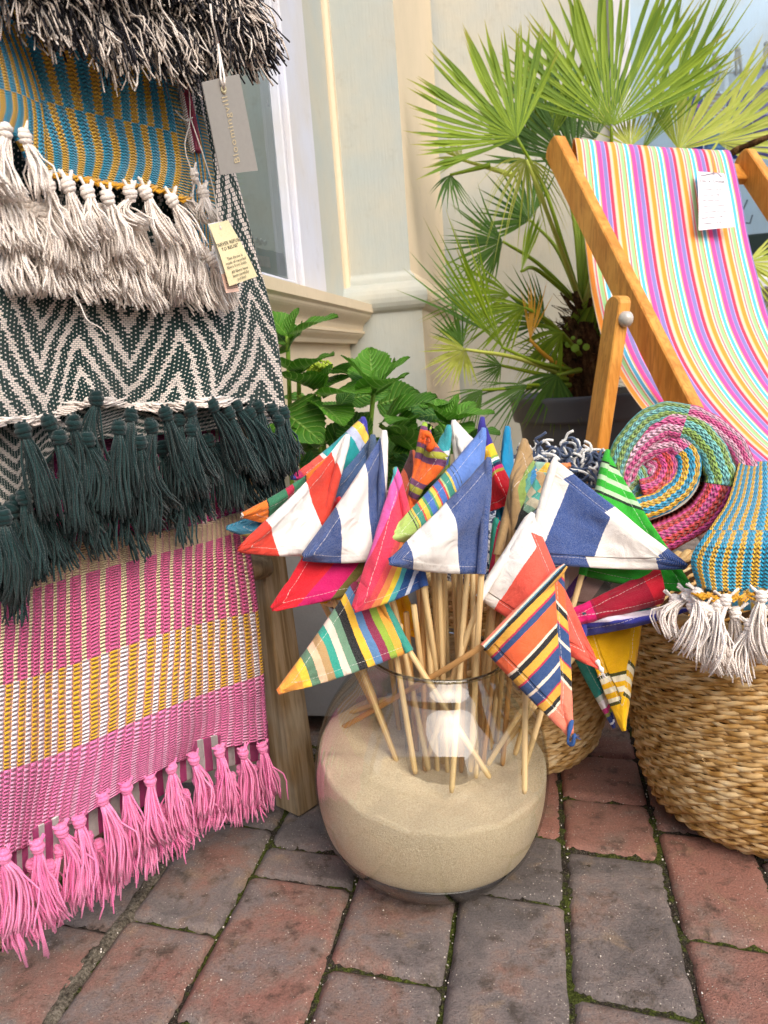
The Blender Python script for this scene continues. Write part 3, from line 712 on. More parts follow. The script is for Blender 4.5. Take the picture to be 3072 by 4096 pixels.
flag('rainbow striped pennant from magenta to navy, beside the frontmost blue one', (1580, 1870, .975), (1697, 2345, .955), (1405, 2450, .92), (1415, 2200), (1735, 2230), (-95, 215), [(0, '#9fb548'), (.03, '#4fb3b5'), (.05, '#4fb3b5'), (.09, '#e05aa5'), (.22, '#e03556'), (.40, '#ea4a52'), (.49, '#f3934f'), (.58, '#f6d33b'), (.66, '#4bb0b4'), (.73, '#23528f'), (.83, '#d7dfee'), (.88, '#2a549b')], stick=(1790, 2995), bulge=.010, curl=.008, speck=.12, seed=5)
flag('lime green pennant with fine rainbow stripes and blue top, behind the frontmost one', (1935, 1712, .985), (1880, 2140, .975), (1528, 2162, .945), (1528, 2160), (1945, 1850), (45, 150), st(24, '#b5cf74', 17, '#a9c662', 1, '#1d3327', 2, '#a9c662', 1, '#1d3327', 2, '#e8c94f', 7, '#2f8f7c', 2, '#d8463f', 5, '#e6cc45', 3, '#4ca06c', 7, '#3f72c4', 2, '#55a069', 4, '#e6cc45', 2, '#d8463f', 7, '#3f72c4', 2, '#d8463f', 2, '#b9d68a', 7, '#2f8f7c', 2, '#eac64a', 4, '#5b83cf', 1, '#1d3327', 3, '#5b83cf', 1, '#1d3327', 40, '#5b83cf'), stick=(1806, 3170), bulge=.006, speck=.25, seed=6)
flag('multicoloured striped pennant with a yellow tip, lowest at the left', (1452, 2262, .99), (1637, 2607, .965), (1092, 2782, .92), (1092, 2782), (1637, 2480), (100, 235), st(4, '#f6cf56', 5, '#ee8a3c', 22, '#f6a63f', 9, '#f8c93c', 9, '#5e8569', 8, '#e8c3a0', 8, '#bd9a68', 8, '#2fa08c', 8, '#e2d0c0', 9, '#6a9176', 9, '#17181b', 8, '#f6c23a', 8, '#5a86b4', 9, '#8c2a4c', 8, '#93b23a', 8, '#f7ad3e', 9, '#2f9686', 9, '#d8c09c'), stick=(1960, 3112), bulge=.010, speck=.16, seed=7)
flag('coral pennant with a wide white hoist and white tip, hem side showing', (2132, 2052, .955), (1918, 2392, .945), (2412, 2690, .920), (1880, 2330), (2420, 2690), (215, -330), [(0, BW), (.16, BW), (.215, '#ee5b49'), (.925, '#ee5b49'), (.96, BW)], stick=(1700, 3060), back=True, bulge=.006, speck=.10, seed=8, stickvar=.6)
flag('orange, navy and mustard striped pennant hanging lowest at the right', (2262, 2262, .930), (1935, 2590, .912), (2290, 2960, .885), (1935, 2560), (2330, 2860), (310, -325), st(3, '#f08468', 2, '#f0dcc4', 2, '#4f8ca8', 4, '#17181b', 8, '#e3a93c', 2, '#c22b4a', 6, '#2b4a7c', 19, '#ee6432', 3, '#f0dcc4', 5, '#17181b', 9, '#e3a93c', 2, '#c22b4a', 12, '#2b4a7c', 3, '#f0dcc4', 12, '#2b4a7c', 2, '#c22b4a', 9, '#e3a93c', 5, '#17181b', 3, '#f0dcc4', 30, '#f08468'), stick=(1345, 2925, .185), back=True, bulge=.016, curl=.008, speck=.14, seed=9, stickvar=.95)
flag('large blue and white pennant with folded hems, at the right of the bunch', (2222, 1832, .975), (2105, 2250, .965), (2770, 2272, .935), (2130, 2050), (2775, 2300), (-65, 155), [(0, '#efe9e0'), (.085, '#efe9e0'), (.13, BL_), (.415, BL_), (.425, '#f1ebe2'), (.80, BL_)], stick=(2098, 3175), back=True, bulge=.008, speck=.35, seed=10, stickvar=.3)
flag('bright green pennant with black and white lines, behind the large blue and white one', (2432, 1798, .995), (2330, 2300, .990), (2782, 2370, .960), (2440, 1800), (2640, 2160), (170, 58), st(18, '#2fae2e', 3, '#17301a', 7, '#b9dcae', 10, '#2fae2e', 7, '#b9dcae', 10, '#2fae2e', 6, '#b9dcae', 4, '#17301a', 35, '#2fae2e'), stick=(2090, 3100), bulge=.004, speck=.10, seed=11)
flag('crimson pennant seen folded edge on, above the indigo one', (2648, 2268, .955), (2658, 2416, .955), (2020, 2540, .99), (2320, 2440), (2660, 2340), (40, 100), [(0, '#d2186a'), (.17, '#8e1233'), (.20, '#a0142f'), (.80, '#a0142f'), (.82, '#d81f33')], stick=(1950, 3060), bulge=.006, speck=.05, seed=12, tipw=.42, stickline=(2330, 2445, 1.0))
flag('narrow indigo pennant seen edge on with a white and teal top line', (2330, 2420, .98), (2330, 2545, .975), (2790, 2428, .95), (2330, 2440), (2330, 2550), (430, -60), [(0, '#1f4c58'), (.18, '#1f6f70'), (.26, '#e2dbe8'), (.42, '#d9cfe4'), (.46, '#3b3f9c')], stick=(1400, 2850, .195), bulge=.004, speck=.06, seed=13, tipw=.06)
flag('yellow pennant with cream bands near its tip, hanging beside the big basket', (2575, 2420, 1.02), (2330, 2520, 1.01), (2500, 2940, .985), (2500, 2440), (2500, 2940), (230, -60), st(52, '#f2b705', 3, '#4a4a1c', 5, '#f3e9c8', 5, '#f2b90c', 5, '#f3e9c8', 5, '#f2b90c', 4, '#f3e9c8', 3, '#4a4a1c', 30, '#f4bd10'), stick=(2005, 3000), back=True, bulge=.004, speck=.06, seed=14)
flag('teal, pink and navy pennant hanging behind the yellow one', (2400, 2500, 1.04), (2300, 2620, 1.035), (2462, 2925, 1.01), (2330, 2690), (2450, 2930), (75, -90), [(0, '#1f8a80'), (.3, '#1f8a80'), (.42, '#c9cfc4'), (.5, '#efe6ea'), (.62, '#cf2f86'), (.70, '#8a9a4a'), (.76, '#2b3a7a'), (.86, '#dfe0ec'), (.9, '#2c3272')], stick=(1995, 3010), bulge=.003, speck=.1, seed=15)
flag('dusty pink checked pennant with a purple line, tucked under the blue and white one', (2300, 2180, 1.035), (2230, 2440, 1.03), (2640, 2440, 1.01), (2270, 2270), (2540, 2430), (-70, 100), st(14, '#c9b3ae', 10, '#5c2c80', 20, '#b9978f', 10, '#7d7268', 40, '#c2a097'), stick=(2060, 3020), back=True, bulge=.003, speck=.22, seed=16)
flag('orange and green striped pennant behind the red one at the left', (1330, 1820, 1.05), (1240, 2110, 1.045), (950, 2066, 1.0), (950, 2066), (1310, 1920), (15, 130), [(0, '#f2ece4'), (.055, '#e97a25'), (.315, '#1e241f'), (.325, '#337a58'), (.52, '#b81f44'), (.60, '#337a58'), (.74, '#1e241f'), (.76, '#e97a25')], stick=(1560, 2960), bulge=.006, speck=.14, seed=17)
flag('teal and yellow chevron pennant, lowest tip on the far left', (1200, 1960, 1.06), (1180, 2180, 1.055), (893, 2112, 1.02), (893, 2112), (1150, 2200), (200, -40), [(0, '#2a7fa0'), (.2, '#c9c064'), (.3, '#247f9e'), (.48, '#1a4f7e'), (.6, '#3aa0a8'), (.75, '#cfc268'), (.85, '#2a6a90')], stick=(1540, 2920), bulge=.003, speck=.3, seed=18)
flag('teal, lilac and yellow pennant with an indigo top, rearmost at the left', (1452, 1668, 1.08), (1470, 1900, 1.075), (1150, 1915, 1.05), (1150, 1915), (1470, 1690), (70, 110), [(0, '#3b3f8c'), (.08, '#c2286a'), (.16, '#d94b42'), (.3, '#ea5a48'), (.42, '#f0ece8'), (.46, '#17a0a4'), (.72, '#17a0a4'), (.77, '#c3cbe8'), (.85, '#ecc54c'), (.93, '#3a36a0')], stick=(1600, 2940), bulge=.003, speck=.12, seed=19)
flag('plain dark denim blue pennant behind the red and white one', (1492, 1738, 1.03), (1470, 2060, 1.03), (1270, 1990, 1.02), (1270, 1990), (1500, 1900), (30, 100), [(0, DN), (.95, '#284a70')], stick=(1650, 2960), bulge=.006, speck=.35, seed=20)
flag('orange pennant with purple and lime bands, curled up at the top', (1700, 1690, 1.02), (1640, 2040, 1.01), (1790, 1830, .99), (1690, 1680), (1680, 2060), (120, 25), st(6, '#9cbf38', 5, '#75466e', 14, '#f0682a', 5, '#75466e', 6, '#a9ab3a', 7, '#75466e', 22, '#f26d26', 6, '#75466e', 7, '#a9ab3a', 6, '#75466e', 18, '#f0682a'), stick=(1740, 2960), bulge=.014, curl=.010, speck=.08, seed=21)
flag('coral and brown striped pennant wedged behind the orange one', (1650, 1800, 1.05), (1660, 2090, 1.05), (1545, 2060, 1.03), (1560, 2000), (1680, 2000), (5, 100), st(20, '#e2745a', 4, '#d7d2c4', 22, '#e26a44', 15, '#5a3434', 18, '#e26a44'), stick=(1760, 2940), bulge=.003, speck=.15, seed=22)
flag('teal pennant with white and navy bands, short and rolled at the back', (1796, 1700, 1.06), (1765, 1960, 1.06), (1712, 1905, 1.04), (1770, 1690), (1770, 1960), (100, -18), st(36, '#2f9ca6', 10, '#e2e4ea', 12, '#2a4f94', 12, '#7c8a3a', 22, '#4f8a78'), stick=(1800, 2930), bulge=.003, speck=.15, seed=23, tipw=.2)
flag('small plain white pennant poking up in the back row', (1815, 1680, 1.08), (1840, 1930, 1.08), (1925, 1790, 1.06), (0, 0), (1, 1), (1, 0), [(0, '#f0ede8'), (.9, '#ece8e2')], stick=(1830, 2925), bulge=.003, speck=.1, seed=24, tipw=.1)
flag('indigo pennant with yellow, black and magenta bands and a red body, back row', (1930, 1668, 1.045), (1900, 2060, 1.04), (2065, 1990, 1.02), (1925, 1700), (2040, 1960), (45, -42), [(0, '#37318c'), (.26, '#37318c'), (.30, '#f2c12e'), (.46, '#8fae3c'), (.49, '#f3f0ea'), (.53, '#1c6f74'), (.56, '#20204a'), (.60, '#c8186c'), (.65, '#a9a13a'), (.69, '#c81424'), (.90, '#c81424')], stick=(1880, 2930), bulge=.010, speck=.06, seed=25)
flag('turquoise pennant rolled narrow, upright in the back row', (2030, 1705, 1.07), (1995, 2130, 1.06), (2060, 2080, 1.05), (0, 0), (1, 1), (1, 0), [(0, '#1592c4'), (.9, '#1286b6')], stick=(1910, 2930), bulge=.008, speck=.06, seed=26, tipw=.3, )
flag('tan, green and blue striped pennant seen edge on, upright at the centre right', (2098, 1755, .985), (1990, 2220, .975), (2150, 1880, .96), (2075, 1990), (2150, 1990), (-105, 460), st(12, '#a98a5e', 10, '#8ba452', 6, '#5a9a8c', 7, '#3f86b8', 10, '#dcb27c', 6, '#e2c46a', 6, '#c43a5a'), stick=(1930, 3030), bulge=.012, speck=.10, seed=27)
flag('pale teal, tan and yellow pennant half hidden behind the blue and white one', (2120, 1840, 1.07), (2060, 2120, 1.06), (2290, 1850, 1.06), (2060, 2000), (2250, 1810), (60, 95), st(8, '#2a2c2a', 10, '#7aa088', 12, '#c9bfa4', 10, '#55b2a4', 12, '#d9b383', 10, '#9cc3ae', 12, '#f4c23e', 12, '#ef8a4c'), stick=(1960, 3000), back=True, bulge=.004, speck=.14, seed=28)
flag('yellow pennant with a black line, drooping behind the sticks', (1580, 2310, 1.05), (1690, 2560, 1.05), (1260, 2400, 1.05), (1500, 2280), (1600, 2560), (150, -36), st(25, '#f4b614', 6, '#e8cfa0', 7, '#15161a', 60, '#f5b40d'), stick=(1780, 2920), bulge=.004, speck=.08, seed=29)
flag('teal pennant with a crimson stripe, low behind the central sticks', (1985, 2070, 1.04), (1960, 2440, 1.04), (2110, 2180, 1.03), (1930, 2250), (2030, 2250), (-20, 100), st(14, '#2a9c86', 9, '#2fae96', 14, '#c0244c', 6, '#e8c08a', 30, '#c9a070'), stick=(1900, 3000), bulge=.003, speck=.10, seed=30)
# a few spare sticks whose pennants are hidden in the bunch

for k, (x0, y0, d0, x1, y1) in enumerate([(1730, 2240, .98, 1775, 3010), (1775, 2240, 1.0, 1770, 3060), (1842, 2250, .99, 1830, 3040), (1890, 2250, .97, 1905, 3110), (1700, 2330, .98, 1750, 3090), (1980, 2400, .98, 1890, 3020), (2030, 2430, .98, 1985, 2980), (1655, 2420, .97, 1730, 3040), (1600, 2500, .98, 1640, 2990), (1960, 2350, 1.0, 1700, 2960), (1752, 2240, .97, 1790, 3090), (1812, 2250, 1.01, 1850, 2990), (1868, 2250, 1.0, 1845, 3090), (1905, 2280, .985, 1925, 3040), (2000, 2400, .99, 1930, 3080), (1690, 2340, 1.0, 1700, 3100), (2060, 2440, .985, 2010, 3060), (1625, 2450, .99, 1670, 3040)]):
    top = D(x0, y0, d0); bot = Zp(x1, y1, .155); q = empty('flag_stick', bot, 'bare pine stick standing among the flag sticks in the sand', 'stick', 'spare sticks in the sand')
    mb = MB(); tube(mb, [bot, bot + (top - bot) * .02] + [bot + (top - bot) * k_ / 6 for k_ in range(1, 7)], [.0024, .0035] + [.0037] * 6, 10, c=.1 + .07 * k); obj('dowel', mb, STICK, q)

def tipcurl(root_label, px, col, r=.0045):
    root = [o for o in bpy.data.objects if o.get('label') == root_label][0]; P = [D(*q) for q in px]; mb = MB(); pts = [crom(P, t) for t in np.linspace(0, 1, 12)]
    tube(mb, pts, [r * (.8 + .3 * sin(k)) for k in range(11)] + [r * .5], 9, c=.4)
    for k in range(14):
        e = pts[-1]; tube(mb, [e, e + np.array([rnd.gauss(0, .002), rnd.gauss(0, .001), -.003]), e + np.array([rnd.gauss(0, .004), rnd.gauss(0, .002), -.006 + rnd.gauss(0, .002)])], .0004, 4, c=.9)
    obj('frayed_tip', mb, plain('frayed_cloth', col, .95, nsc=200, amp=.4, bump=.002), root)
tipcurl('orange, navy and mustard striped pennant hanging lowest at the right', [(2288, 2880, .885), (2278, 2925, .88), (2272, 2968, .88), (2290, 2975, .875), (2300, 2935, .872)], '#3a5c94', .0028)
tipcurl('coral pennant with a wide white hoist and white tip, hem side showing', [(2386, 2640, .921), (2400, 2668, .919), (2412, 2690, .918)], '#f0ebe4', .003)
tipcurl('orange pennant with purple and lime bands, curled up at the top', [(1712, 1800, .99), (1730, 1775, .985), (1722, 1745, .985), (1700, 1735, .985), (1692, 1755, .985)], '#f0682a', .0045)
#tipcurl('rainbow striped pennant from magenta to navy, beside the frontmost blue one', [(1545, 1830, .95), (1528, 1868, .948), (1532, 1915, .948), (1552, 1960, .95)], '#3fb0b8', .0055)
# ---------------------------------------------------------------- tassels
def yarnmat(name, h1, h2, tw=2100, rough=.95):
    def fn(c):
        u, v = c.uv(); o = c.obj(); n = c.noise(o, 25, 3); f = c.noise(o, 1200, 2, .7); tws = ((v * tw + u * 6.28)).sin()
        col = c.mix((c.var() * .8 + n * .4 - .1), h1, h2)
        return dict(c=c.val(col, (f - .5) * .5 + tws * .06 + 1), h=tws * .25 + f, s=.6, d=.0008)
    return mat(name, fn, rough, .1, Sheen_Weight=.25)
def tassel(parent, p0, p1, mat_, ns=24, r=.009, knot=.0075, rs=.00115, rr=rnd, neck=None, wave=.0035, loose=.1):
    """knot at p0, strands to p1"""
    mb = MB(); p0 = np.array(p0); p1 = np.array(p1); ax = nz(p1 - p0); L = np.linalg.norm(p1 - p0); x, y = frame(ax)
    # knot: two fat turns of yarn
    for q in range(3):
        off = (q - 1) * knot * .5; tilt = rr.uniform(-.5, .5); R_ = knot * (.72 if q != 1 else .95); pts = []
        for k in range(13):
            a = 2 * pi * k / 12; pts.append(p0 + (x * cos(a) + y * sin(a)) * R_ * .62 + ax * (off + tilt * knot * .35 * sin(a)))
        tube(mb, pts, knot * .42, 7, c=.3 + rr.random() * .2, cap=False)
    mb_core = [(-knot, knot * .35), (-knot * .5, knot * .8), (0, knot * .9), (knot * .6, knot * .8), (knot * 1.3, knot * .5)]
    lathe(mb, p0, [(z, q * .75) for z, q in mb_core], 10, ax, c=.35)
    if neck is not None:
        for nk in neck:
            for k in range(3):
                a0 = np.array(nk) + np.array([rr.gauss(0, .0012) for _ in range(3)]); tube(mb, [a0, (a0 + p0) / 2 + x * rr.gauss(0, .0008) + y * .0008, p0 - ax * knot * .3], .0015, 5, c=rr.random() * .6 + .01)
    bend = x * rr.gauss(0, wave * 1.6) + y * rr.gauss(0, wave * 1.2)
    for k in range(ns):
        a = rr.uniform(0, 2 * pi); q = math.sqrt(rr.random()); Ls = L * rr.uniform(.86, 1.03); r1 = r * rr.uniform(.75, 1.15); ph = rr.uniform(0, 6)
        lo = rr.random() < loose; pts = []
        for i in range(7):
            t = i / 6; rad = (knot * .42 + (r1 - knot * .42) * min(1, t * 1.7) ** .8) * q; aa = a + .5 * t * (1 if lo else .4)
            p = p0 + ax * (knot * .6 + (Ls - knot * .6) * t) + (x * cos(aa) + y * sin(aa)) * rad * (1.7 if lo and t > .4 else 1) + bend * sin(t * pi) + x * .0012 * sin(ph + t * 9) + y * .0010 * cos(ph + t * 8)
            if i == 6: p = p + x * rr.gauss(0, .0012) + y * rr.gauss(0, .0012)
            pts.append(p)
        tube(mb, pts, [rs * .9] * 6 + [rs * .75], 5, c=rr.random() * .98 + .01)
    return obj('tassel', mb, mat_, parent)
# ---------------------------------------------------------------- wooden rack
def woodm(c):
    o = c.geo(); n = c.noise(c.map(o, (22, 22, 1.4)), 3, 5, .6, .6); f = c.noise(c.map(o, (160, 160, 6)), 2, 4, .6); m = c.noise(o, 7, 3)
    col = c.ramp(n, [(.3, '#634b30'), (.48, '#8f7550'), (.62, '#ab9270'), (.75, '#9a876a')])
    col = c.mix(m.sm(.5, .7) * .5, col, '#a9a08c'); return dict(c=c.val(col, (f - .5) * .6 + 1), h=n * .6 + f, s=.5, d=.0015)
WOOD = mat('weathered_wood', woodm, .75, .25)
rk0 = Zp(1196, 3272, 0); rack = empty('wooden_rack', rk0, 'weathered wooden display rack leg beneath the hanging throws', 'rack')
a_, b_ = .050, .056
def leg(px_corner, zt=1.6):
    c0 = px_corner + WD * a_ / 2 - ND * b_ / 2
    mb = MB(); box(mb, c0 + np.array([0, 0, zt / 2]) - ND * .045, WD * a_ / 2, ND * b_ / 2, np.array([0, 0, zt / 2]) - ND * .045, bev=.003); return mb
def notch(mb): return mb
obj('leg', leg(rk0), WOOD, rack, smooth=False)
obj('leg', leg(rk0 - WD * .95), WOOD, rack, smooth=False)
mb = MB()
for z in (.30, .62, .95, 1.3): tube(mb, [rk0 - WD * .03 - ND * .028 + np.array([0, 0, z]), rk0 - WD * .93 - ND * .028 + np.array([0, 0, z])], .013, 12)
for z in (.45,): pass
obj('rung', mb, WOOD, rack)
q = RK(1020, 2270, -.03); mb = MB(); tube(mb, [q - WD * .03, q + WD * .02], .019, 16); obj('peg', mb, WOOD, rack)
# ---------------------------------------------------------------- pink and yellow woven throw
def pinkm(under=False):
    def fn(c):
        u, v = c.uv(); o = c.obj(); g = c.noise(o, 14, 3)
        U = u * 21.5 + (c.noise(o, 22, 3) - .5) * .30; V = v.mn(.6) * 96 + (v - .6).mx(0) * 56 + (c.noise(o, 16, 3) - .5) * 2.2
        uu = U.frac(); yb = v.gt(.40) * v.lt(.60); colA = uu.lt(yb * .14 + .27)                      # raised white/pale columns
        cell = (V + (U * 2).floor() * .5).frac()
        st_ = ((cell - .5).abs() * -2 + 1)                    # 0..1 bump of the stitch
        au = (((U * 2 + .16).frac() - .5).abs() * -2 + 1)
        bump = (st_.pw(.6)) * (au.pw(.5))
        r = c.noise(o, 260, 3, .7)
        if under:
            base = c.mix(uu.lt(.45), '#d8418f', '#f0e6e2')
        else:
            top = c.mix(colA, '#ef6ba0', '#f8e6b8'); cr = c.mix(colA, '#ecd2a8', '#f2dcb0')
            yel = c.mix(colA, '#e9b32c', '#faf0f3'); low = c.mix(colA, '#f07fb4', '#f3a6cb')
            j = (c.noise(c.vec(U.floor(), (V / 3).floor()), 7) - .5) * .012
            vv = v + j
            base = c.mix(vv.gt(.13), cr, top); base = c.mix(vv.gt(.40), base, yel); base = c.mix(vv.gt(.60), base, low)
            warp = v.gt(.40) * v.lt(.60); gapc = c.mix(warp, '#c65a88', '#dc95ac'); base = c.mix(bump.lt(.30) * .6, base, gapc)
        col = c.val(base, (r - .5) * .45 + (g - .5) * .2 + bump * .32 + .94)  # stitch crests lighter, gaps darker: cavity shade put into the colour
        fib = c.noise(c.map(o, (1, 1, 1)), 900, 2)
        return dict(c=col, h=bump * 1.0 + fib * .25, s=1.0, d=.006)
    return mat('pink_weave', fn, .95, .05, Sheen_Weight=.2)
PK = [[(-180, 2270), (500, 2150), (966, 2060)], [(-180, 2530), (480, 2300), (985, 2175)], [(-180, 2830), (500, 2600), (1020, 2448)], [(-180, 3165), (500, 2905), (1043, 2702)], [(-180, 3500), (500, 3175), (1058, 2962)]]
PK = [PK[0], [((a[0] + b[0]) / 2, (a[1] + b[1]) / 2) for a, b in zip(PK[0], PK[1])], PK[1], PK[2], PK[3], PK[4]]
PT = [[(-180, 2200), (80, 2230), (300, 2170), (620, 2130), (820, 2095), (964, 2050)],
      [(-180, 2510), (80, 2450), (300, 2385), (620, 2280), (820, 2225), (984, 2175)],
      [(-180, 2790), (70, 2725), (300, 2655), (620, 2545), (820, 2490), (1022, 2448)],
      [(-180, 3130), (60, 3070), (300, 2990), (600, 2860), (820, 2775), (1044, 2702)],
      [(-180, 3300), (50, 3250), (270, 3165), (590, 3010), (820, 2905), (1052, 2830)],
      [(-180, 3500), (30, 3420), (244, 3320), (586, 3109), (800, 3020), (1060, 2960)]]
def rsm(r, n):
    P = [np.array(q, float) for q in r]; return [tuple(crom(P, k / (n - 1))) for k in range(n)]
def pf_(rows):  # insert params so that v is band aligned: rows at v = 0,.2,.4,.6,.8,1
    return rows
tp = empty('woven_throw', RK(500, 3000), 'pink and yellow woven cotton throw with pink tassels, lowest on the rack', 'throw', 'throws hanging on the wooden rack')
def wav(s, t): return .010 * sin(s * 11 + t * 1.5) * (.3 + t) + .006 * sin(s * 27 + 1 + t) * t + .002 * nz3(s * 9, t * 6, 1)
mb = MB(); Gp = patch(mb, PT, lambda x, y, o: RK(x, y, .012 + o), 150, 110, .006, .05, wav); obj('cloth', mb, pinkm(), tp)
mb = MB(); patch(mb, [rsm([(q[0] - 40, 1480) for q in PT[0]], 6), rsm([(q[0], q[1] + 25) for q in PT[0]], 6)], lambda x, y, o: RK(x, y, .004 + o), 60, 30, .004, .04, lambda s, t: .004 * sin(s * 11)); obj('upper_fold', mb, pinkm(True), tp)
mb = MB(); UT = [[(a[0], a[1] - 60) for a in PT[-1]], [(a[0] + 8, a[1] + (105 if k < 4 else 75)) for k, a in enumerate(PT[-1])]]
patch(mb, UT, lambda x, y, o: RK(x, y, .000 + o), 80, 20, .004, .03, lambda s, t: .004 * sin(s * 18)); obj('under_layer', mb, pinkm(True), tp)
PY = yarnmat('pink_yarn', '#e86ba6', '#f29cc4')
for (x, y, x2, y2) in [(15, 3425, 60, 3740), (150, 3385, 230, 3690), (245, 3320, 300, 3610), (318, 3285, 350, 3560), (410, 3195, 478, 3530), (505, 3150, 560, 3420), (600, 3120, 650, 3380), (685, 3070, 730, 3330), (775, 3035, 810, 3270), (878, 3005, 900, 3250), (972, 3010, 1000, 3230), (1050, 2990, 1090, 3190), (-90, 3440, -60, 3790)]:
    p0 = RK(x, y, .020); tassel(tp, p0, RK(x2, y2, .022 + rnd.uniform(-.004, .006)), PY, 36, .0150, .0085, neck=[p0 + WD * .009 + np.array([0, 0, .010]), p0 - WD * .009 + np.array([0, 0, .009])], rs=.0013, loose=.15)
for (x, y, x2, y2) in [(60, 3510, 110, 3800), (195, 3465, 215, 3720), (395, 3380, 440, 3620), (470, 3340, 500, 3540), (560, 3290, 590, 3500), (660, 3240, 690, 3440), (740, 3180, 770, 3380), (830, 3160, 850, 3310), (925, 3110, 960, 3290), (1010, 3080, 1040, 3260), (130, 3460, 170, 3680), (300, 3400, 330, 3640), (350, 3350, 385, 3590), (520, 3260, 545, 3470), (615, 3220, 640, 3420), (705, 3170, 735, 3380), (790, 3120, 815, 3320), (880, 3100, 905, 3290), (965, 3080, 990, 3260), (0, 3500, 40, 3790), (1045, 3060, 1075, 3230), (240, 3400, 265, 3660)]:
    p0 = RK(x, y, .004); tassel(tp, p0, RK(x2, y2, .006), PY, 28, .0150, .008, rs=.0013, loose=.2)
mb = MB()
for x, y, dx, dy in [(150, 3640, 40, 190), (60, 3700, 50, 150)]:
    for k in range(5): tube(mb, [RK(x, y, .02), RK(x + dx * .4 + rnd.gauss(0, 6), y + dy * .5, .022), RK(x + dx + rnd.gauss(0, 8), y + dy + rnd.gauss(0, 8), .02)], .0012, 5, c=.4)
obj('loose_yarn', mb, PY, tp)
# ---------------------------------------------------------------- green and cream chevron throw
def chevm(c):
    u, v = c.uv(); o = c.obj(); U = u * 3.6 + .12; w = c.noise(o, 11, 2)
    zz = ((U.frac() - .5).abs() * 2)
    big = ((U / 2).frac() - .5).abs()
    rw = (v * 132).floor().mod(2) * .5; uq = ((u * 84 + rw).floor() - rw) / 84.0; U = uq * 3.6 + .12 + (c.noise(o, 5, 2) - .5) * .25; zz = ((U.frac() - .5).abs() * 2)
    s = ((v * 132).floor() / 132.0) * 7.2 - zz * 2.7 + (w - .5) * .9
    str_ = s.frac(); reg = c.noise(c.vec(U.floor(), 0.0), 3)
    thick = (((v * 2.2 + U.floor() * .37).frac() - .5).abs()) * .40 + .28
    cream = str_.lt(thick)
    tx = u * 84; ty = v * 132; cell = ((tx + ty.floor() * .5).frac()); dash = cell.lt(.90) * (ty.frac() - .5).abs().lt(.43)
    dot = ((tx * .5 + ty.floor() * .5).frac()).lt(.16) * (ty.frac() - .5).abs().lt(.32)
    plainz = ((u - .62).abs()).lt(-1)
    f = c.noise(o, 1100, 2, .7)
    m = (cream * dash).mx(dot)
    col = c.mix(m, '#1d3836', '#f8ece3'); n2 = c.noise(o, 160, 3, .6)
    return dict(c=c.val(col, (f - .5) * .5 + (n2 - .5) * .3 + 1), h=m * 1.0 + f * .5, s=1.0, d=.004)
CHEV = mat('chevron_weave', chevm, .95, .05, Sheen_Weight=.15)
tg = empty('chevron_throw', RK(500, 1500, .04), 'dark green and cream chevron throw with long dark green tassels', 'throw', 'throws hanging on the wooden rack')
CT = [[(-200, 300), (120, 280), (300, 260), (520, 250), (690, 230), (800, 220)],
      [(-200, 700), (120, 680), (300, 670), (560, 650), (780, 560), (880, 500)],
      [(-200, 1120), (120, 1100), (330, 1090), (600, 1080), (860, 1070), (1022, 1040)],
      [(-200, 1420), (100, 1390), (330, 1370), (620, 1390), (900, 1360), (1094, 1330)],
      [(-200, 1700), (60, 1690), (250, 1665), (400, 1600), (560, 1640), (740, 1625), (900, 1610), (1132, 1640)]]
def rsm(r, n):  # resample polylines to n points
    P = [np.array(q, float) for q in r]; return [tuple(crom(P, k / (n - 1))) for k in range(n)]
CT = [rsm(r, 9) for r in CT]
def wavc(s, t): return (.012 * sin(s * 9 + .6) * t + .009 * sin(s * 17 - 1 + t * 2) * t * t + .004 * nz3(s * 7, t * 7, 3) + .010 * math.exp(-((s - .42) / .05) ** 2) * max(0, t - .6) * 2)
mb = MB(); patch(mb, CT, lambda x, y, o: RK(x, y, .045 + o), 170, 150, .005, .06, wavc); obj('cloth', mb, CHEV, tg)
mb = MB(); CT2 = [[(-200, 1640), (60, 1640), (400, 1620), (740, 1600), (1120, 1600)], [(-200, 2130), (30, 2060), (110, 1960), (220, 1800), (400, 1760), (760, 1730), (1128, 1690)]]
CT2 = [rsm(r, 9) for r in CT2]; patch(mb, CT2, lambda x, y, o: RK(x, y, .030 + o), 120, 30, .004, .04, lambda s, t: .005 * sin(s * 16)); obj('under_layer', mb, CHEV, tg)
GY = yarnmat('dark_green_yarn', '#0c1f21', '#213c3c')
CY = yarnmat('cream_yarn', '#ead9cf', '#f4ebe2')
gk = [(92, 1722, 190, 2085), (196, 1690, 330, 2040), (294, 1692, 330, 2000), (385, 1595, 420, 1930), (475, 1712, 500, 2080), (524, 1664, 540, 1985), (606, 1706, 690, 2060), (663, 1655, 790, 2000), (720, 1683, 730, 2000), (762, 1640, 860, 1930), (766, 1720, 810, 1990), (850, 1622, 975, 1890), (916, 1652, 1050, 1930), (946, 1622, 1070, 1930), (1002, 1652, 1130, 1900), (1034, 1626, 1140, 1880), (1115, 1680, 1170, 1900), (1136, 1652, 1185, 1830), (98, 1990, 180, 2300), (15, 2070, 70, 2440), (350, 1755, 420, 2060), (238, 1750, 300, 2120), (560, 1770, 600, 2140), (-60, 2070, -10, 2400), (1090, 1640, 1160, 1890)]
for (x, y, x2, y2) in gk:
    p0 = RK(x, y, .062 + rnd.uniform(-.006, .01)); tassel(tg, p0, RK(x2, y2, .064 + rnd.uniform(-.006, .012)), GY, 36, .0140, .0088, rs=.0012, neck=[p0 + WD * .003 + np.array([0, 0, .010]), p0 - WD * .004 + np.array([0, 0, .009])], loose=.12)
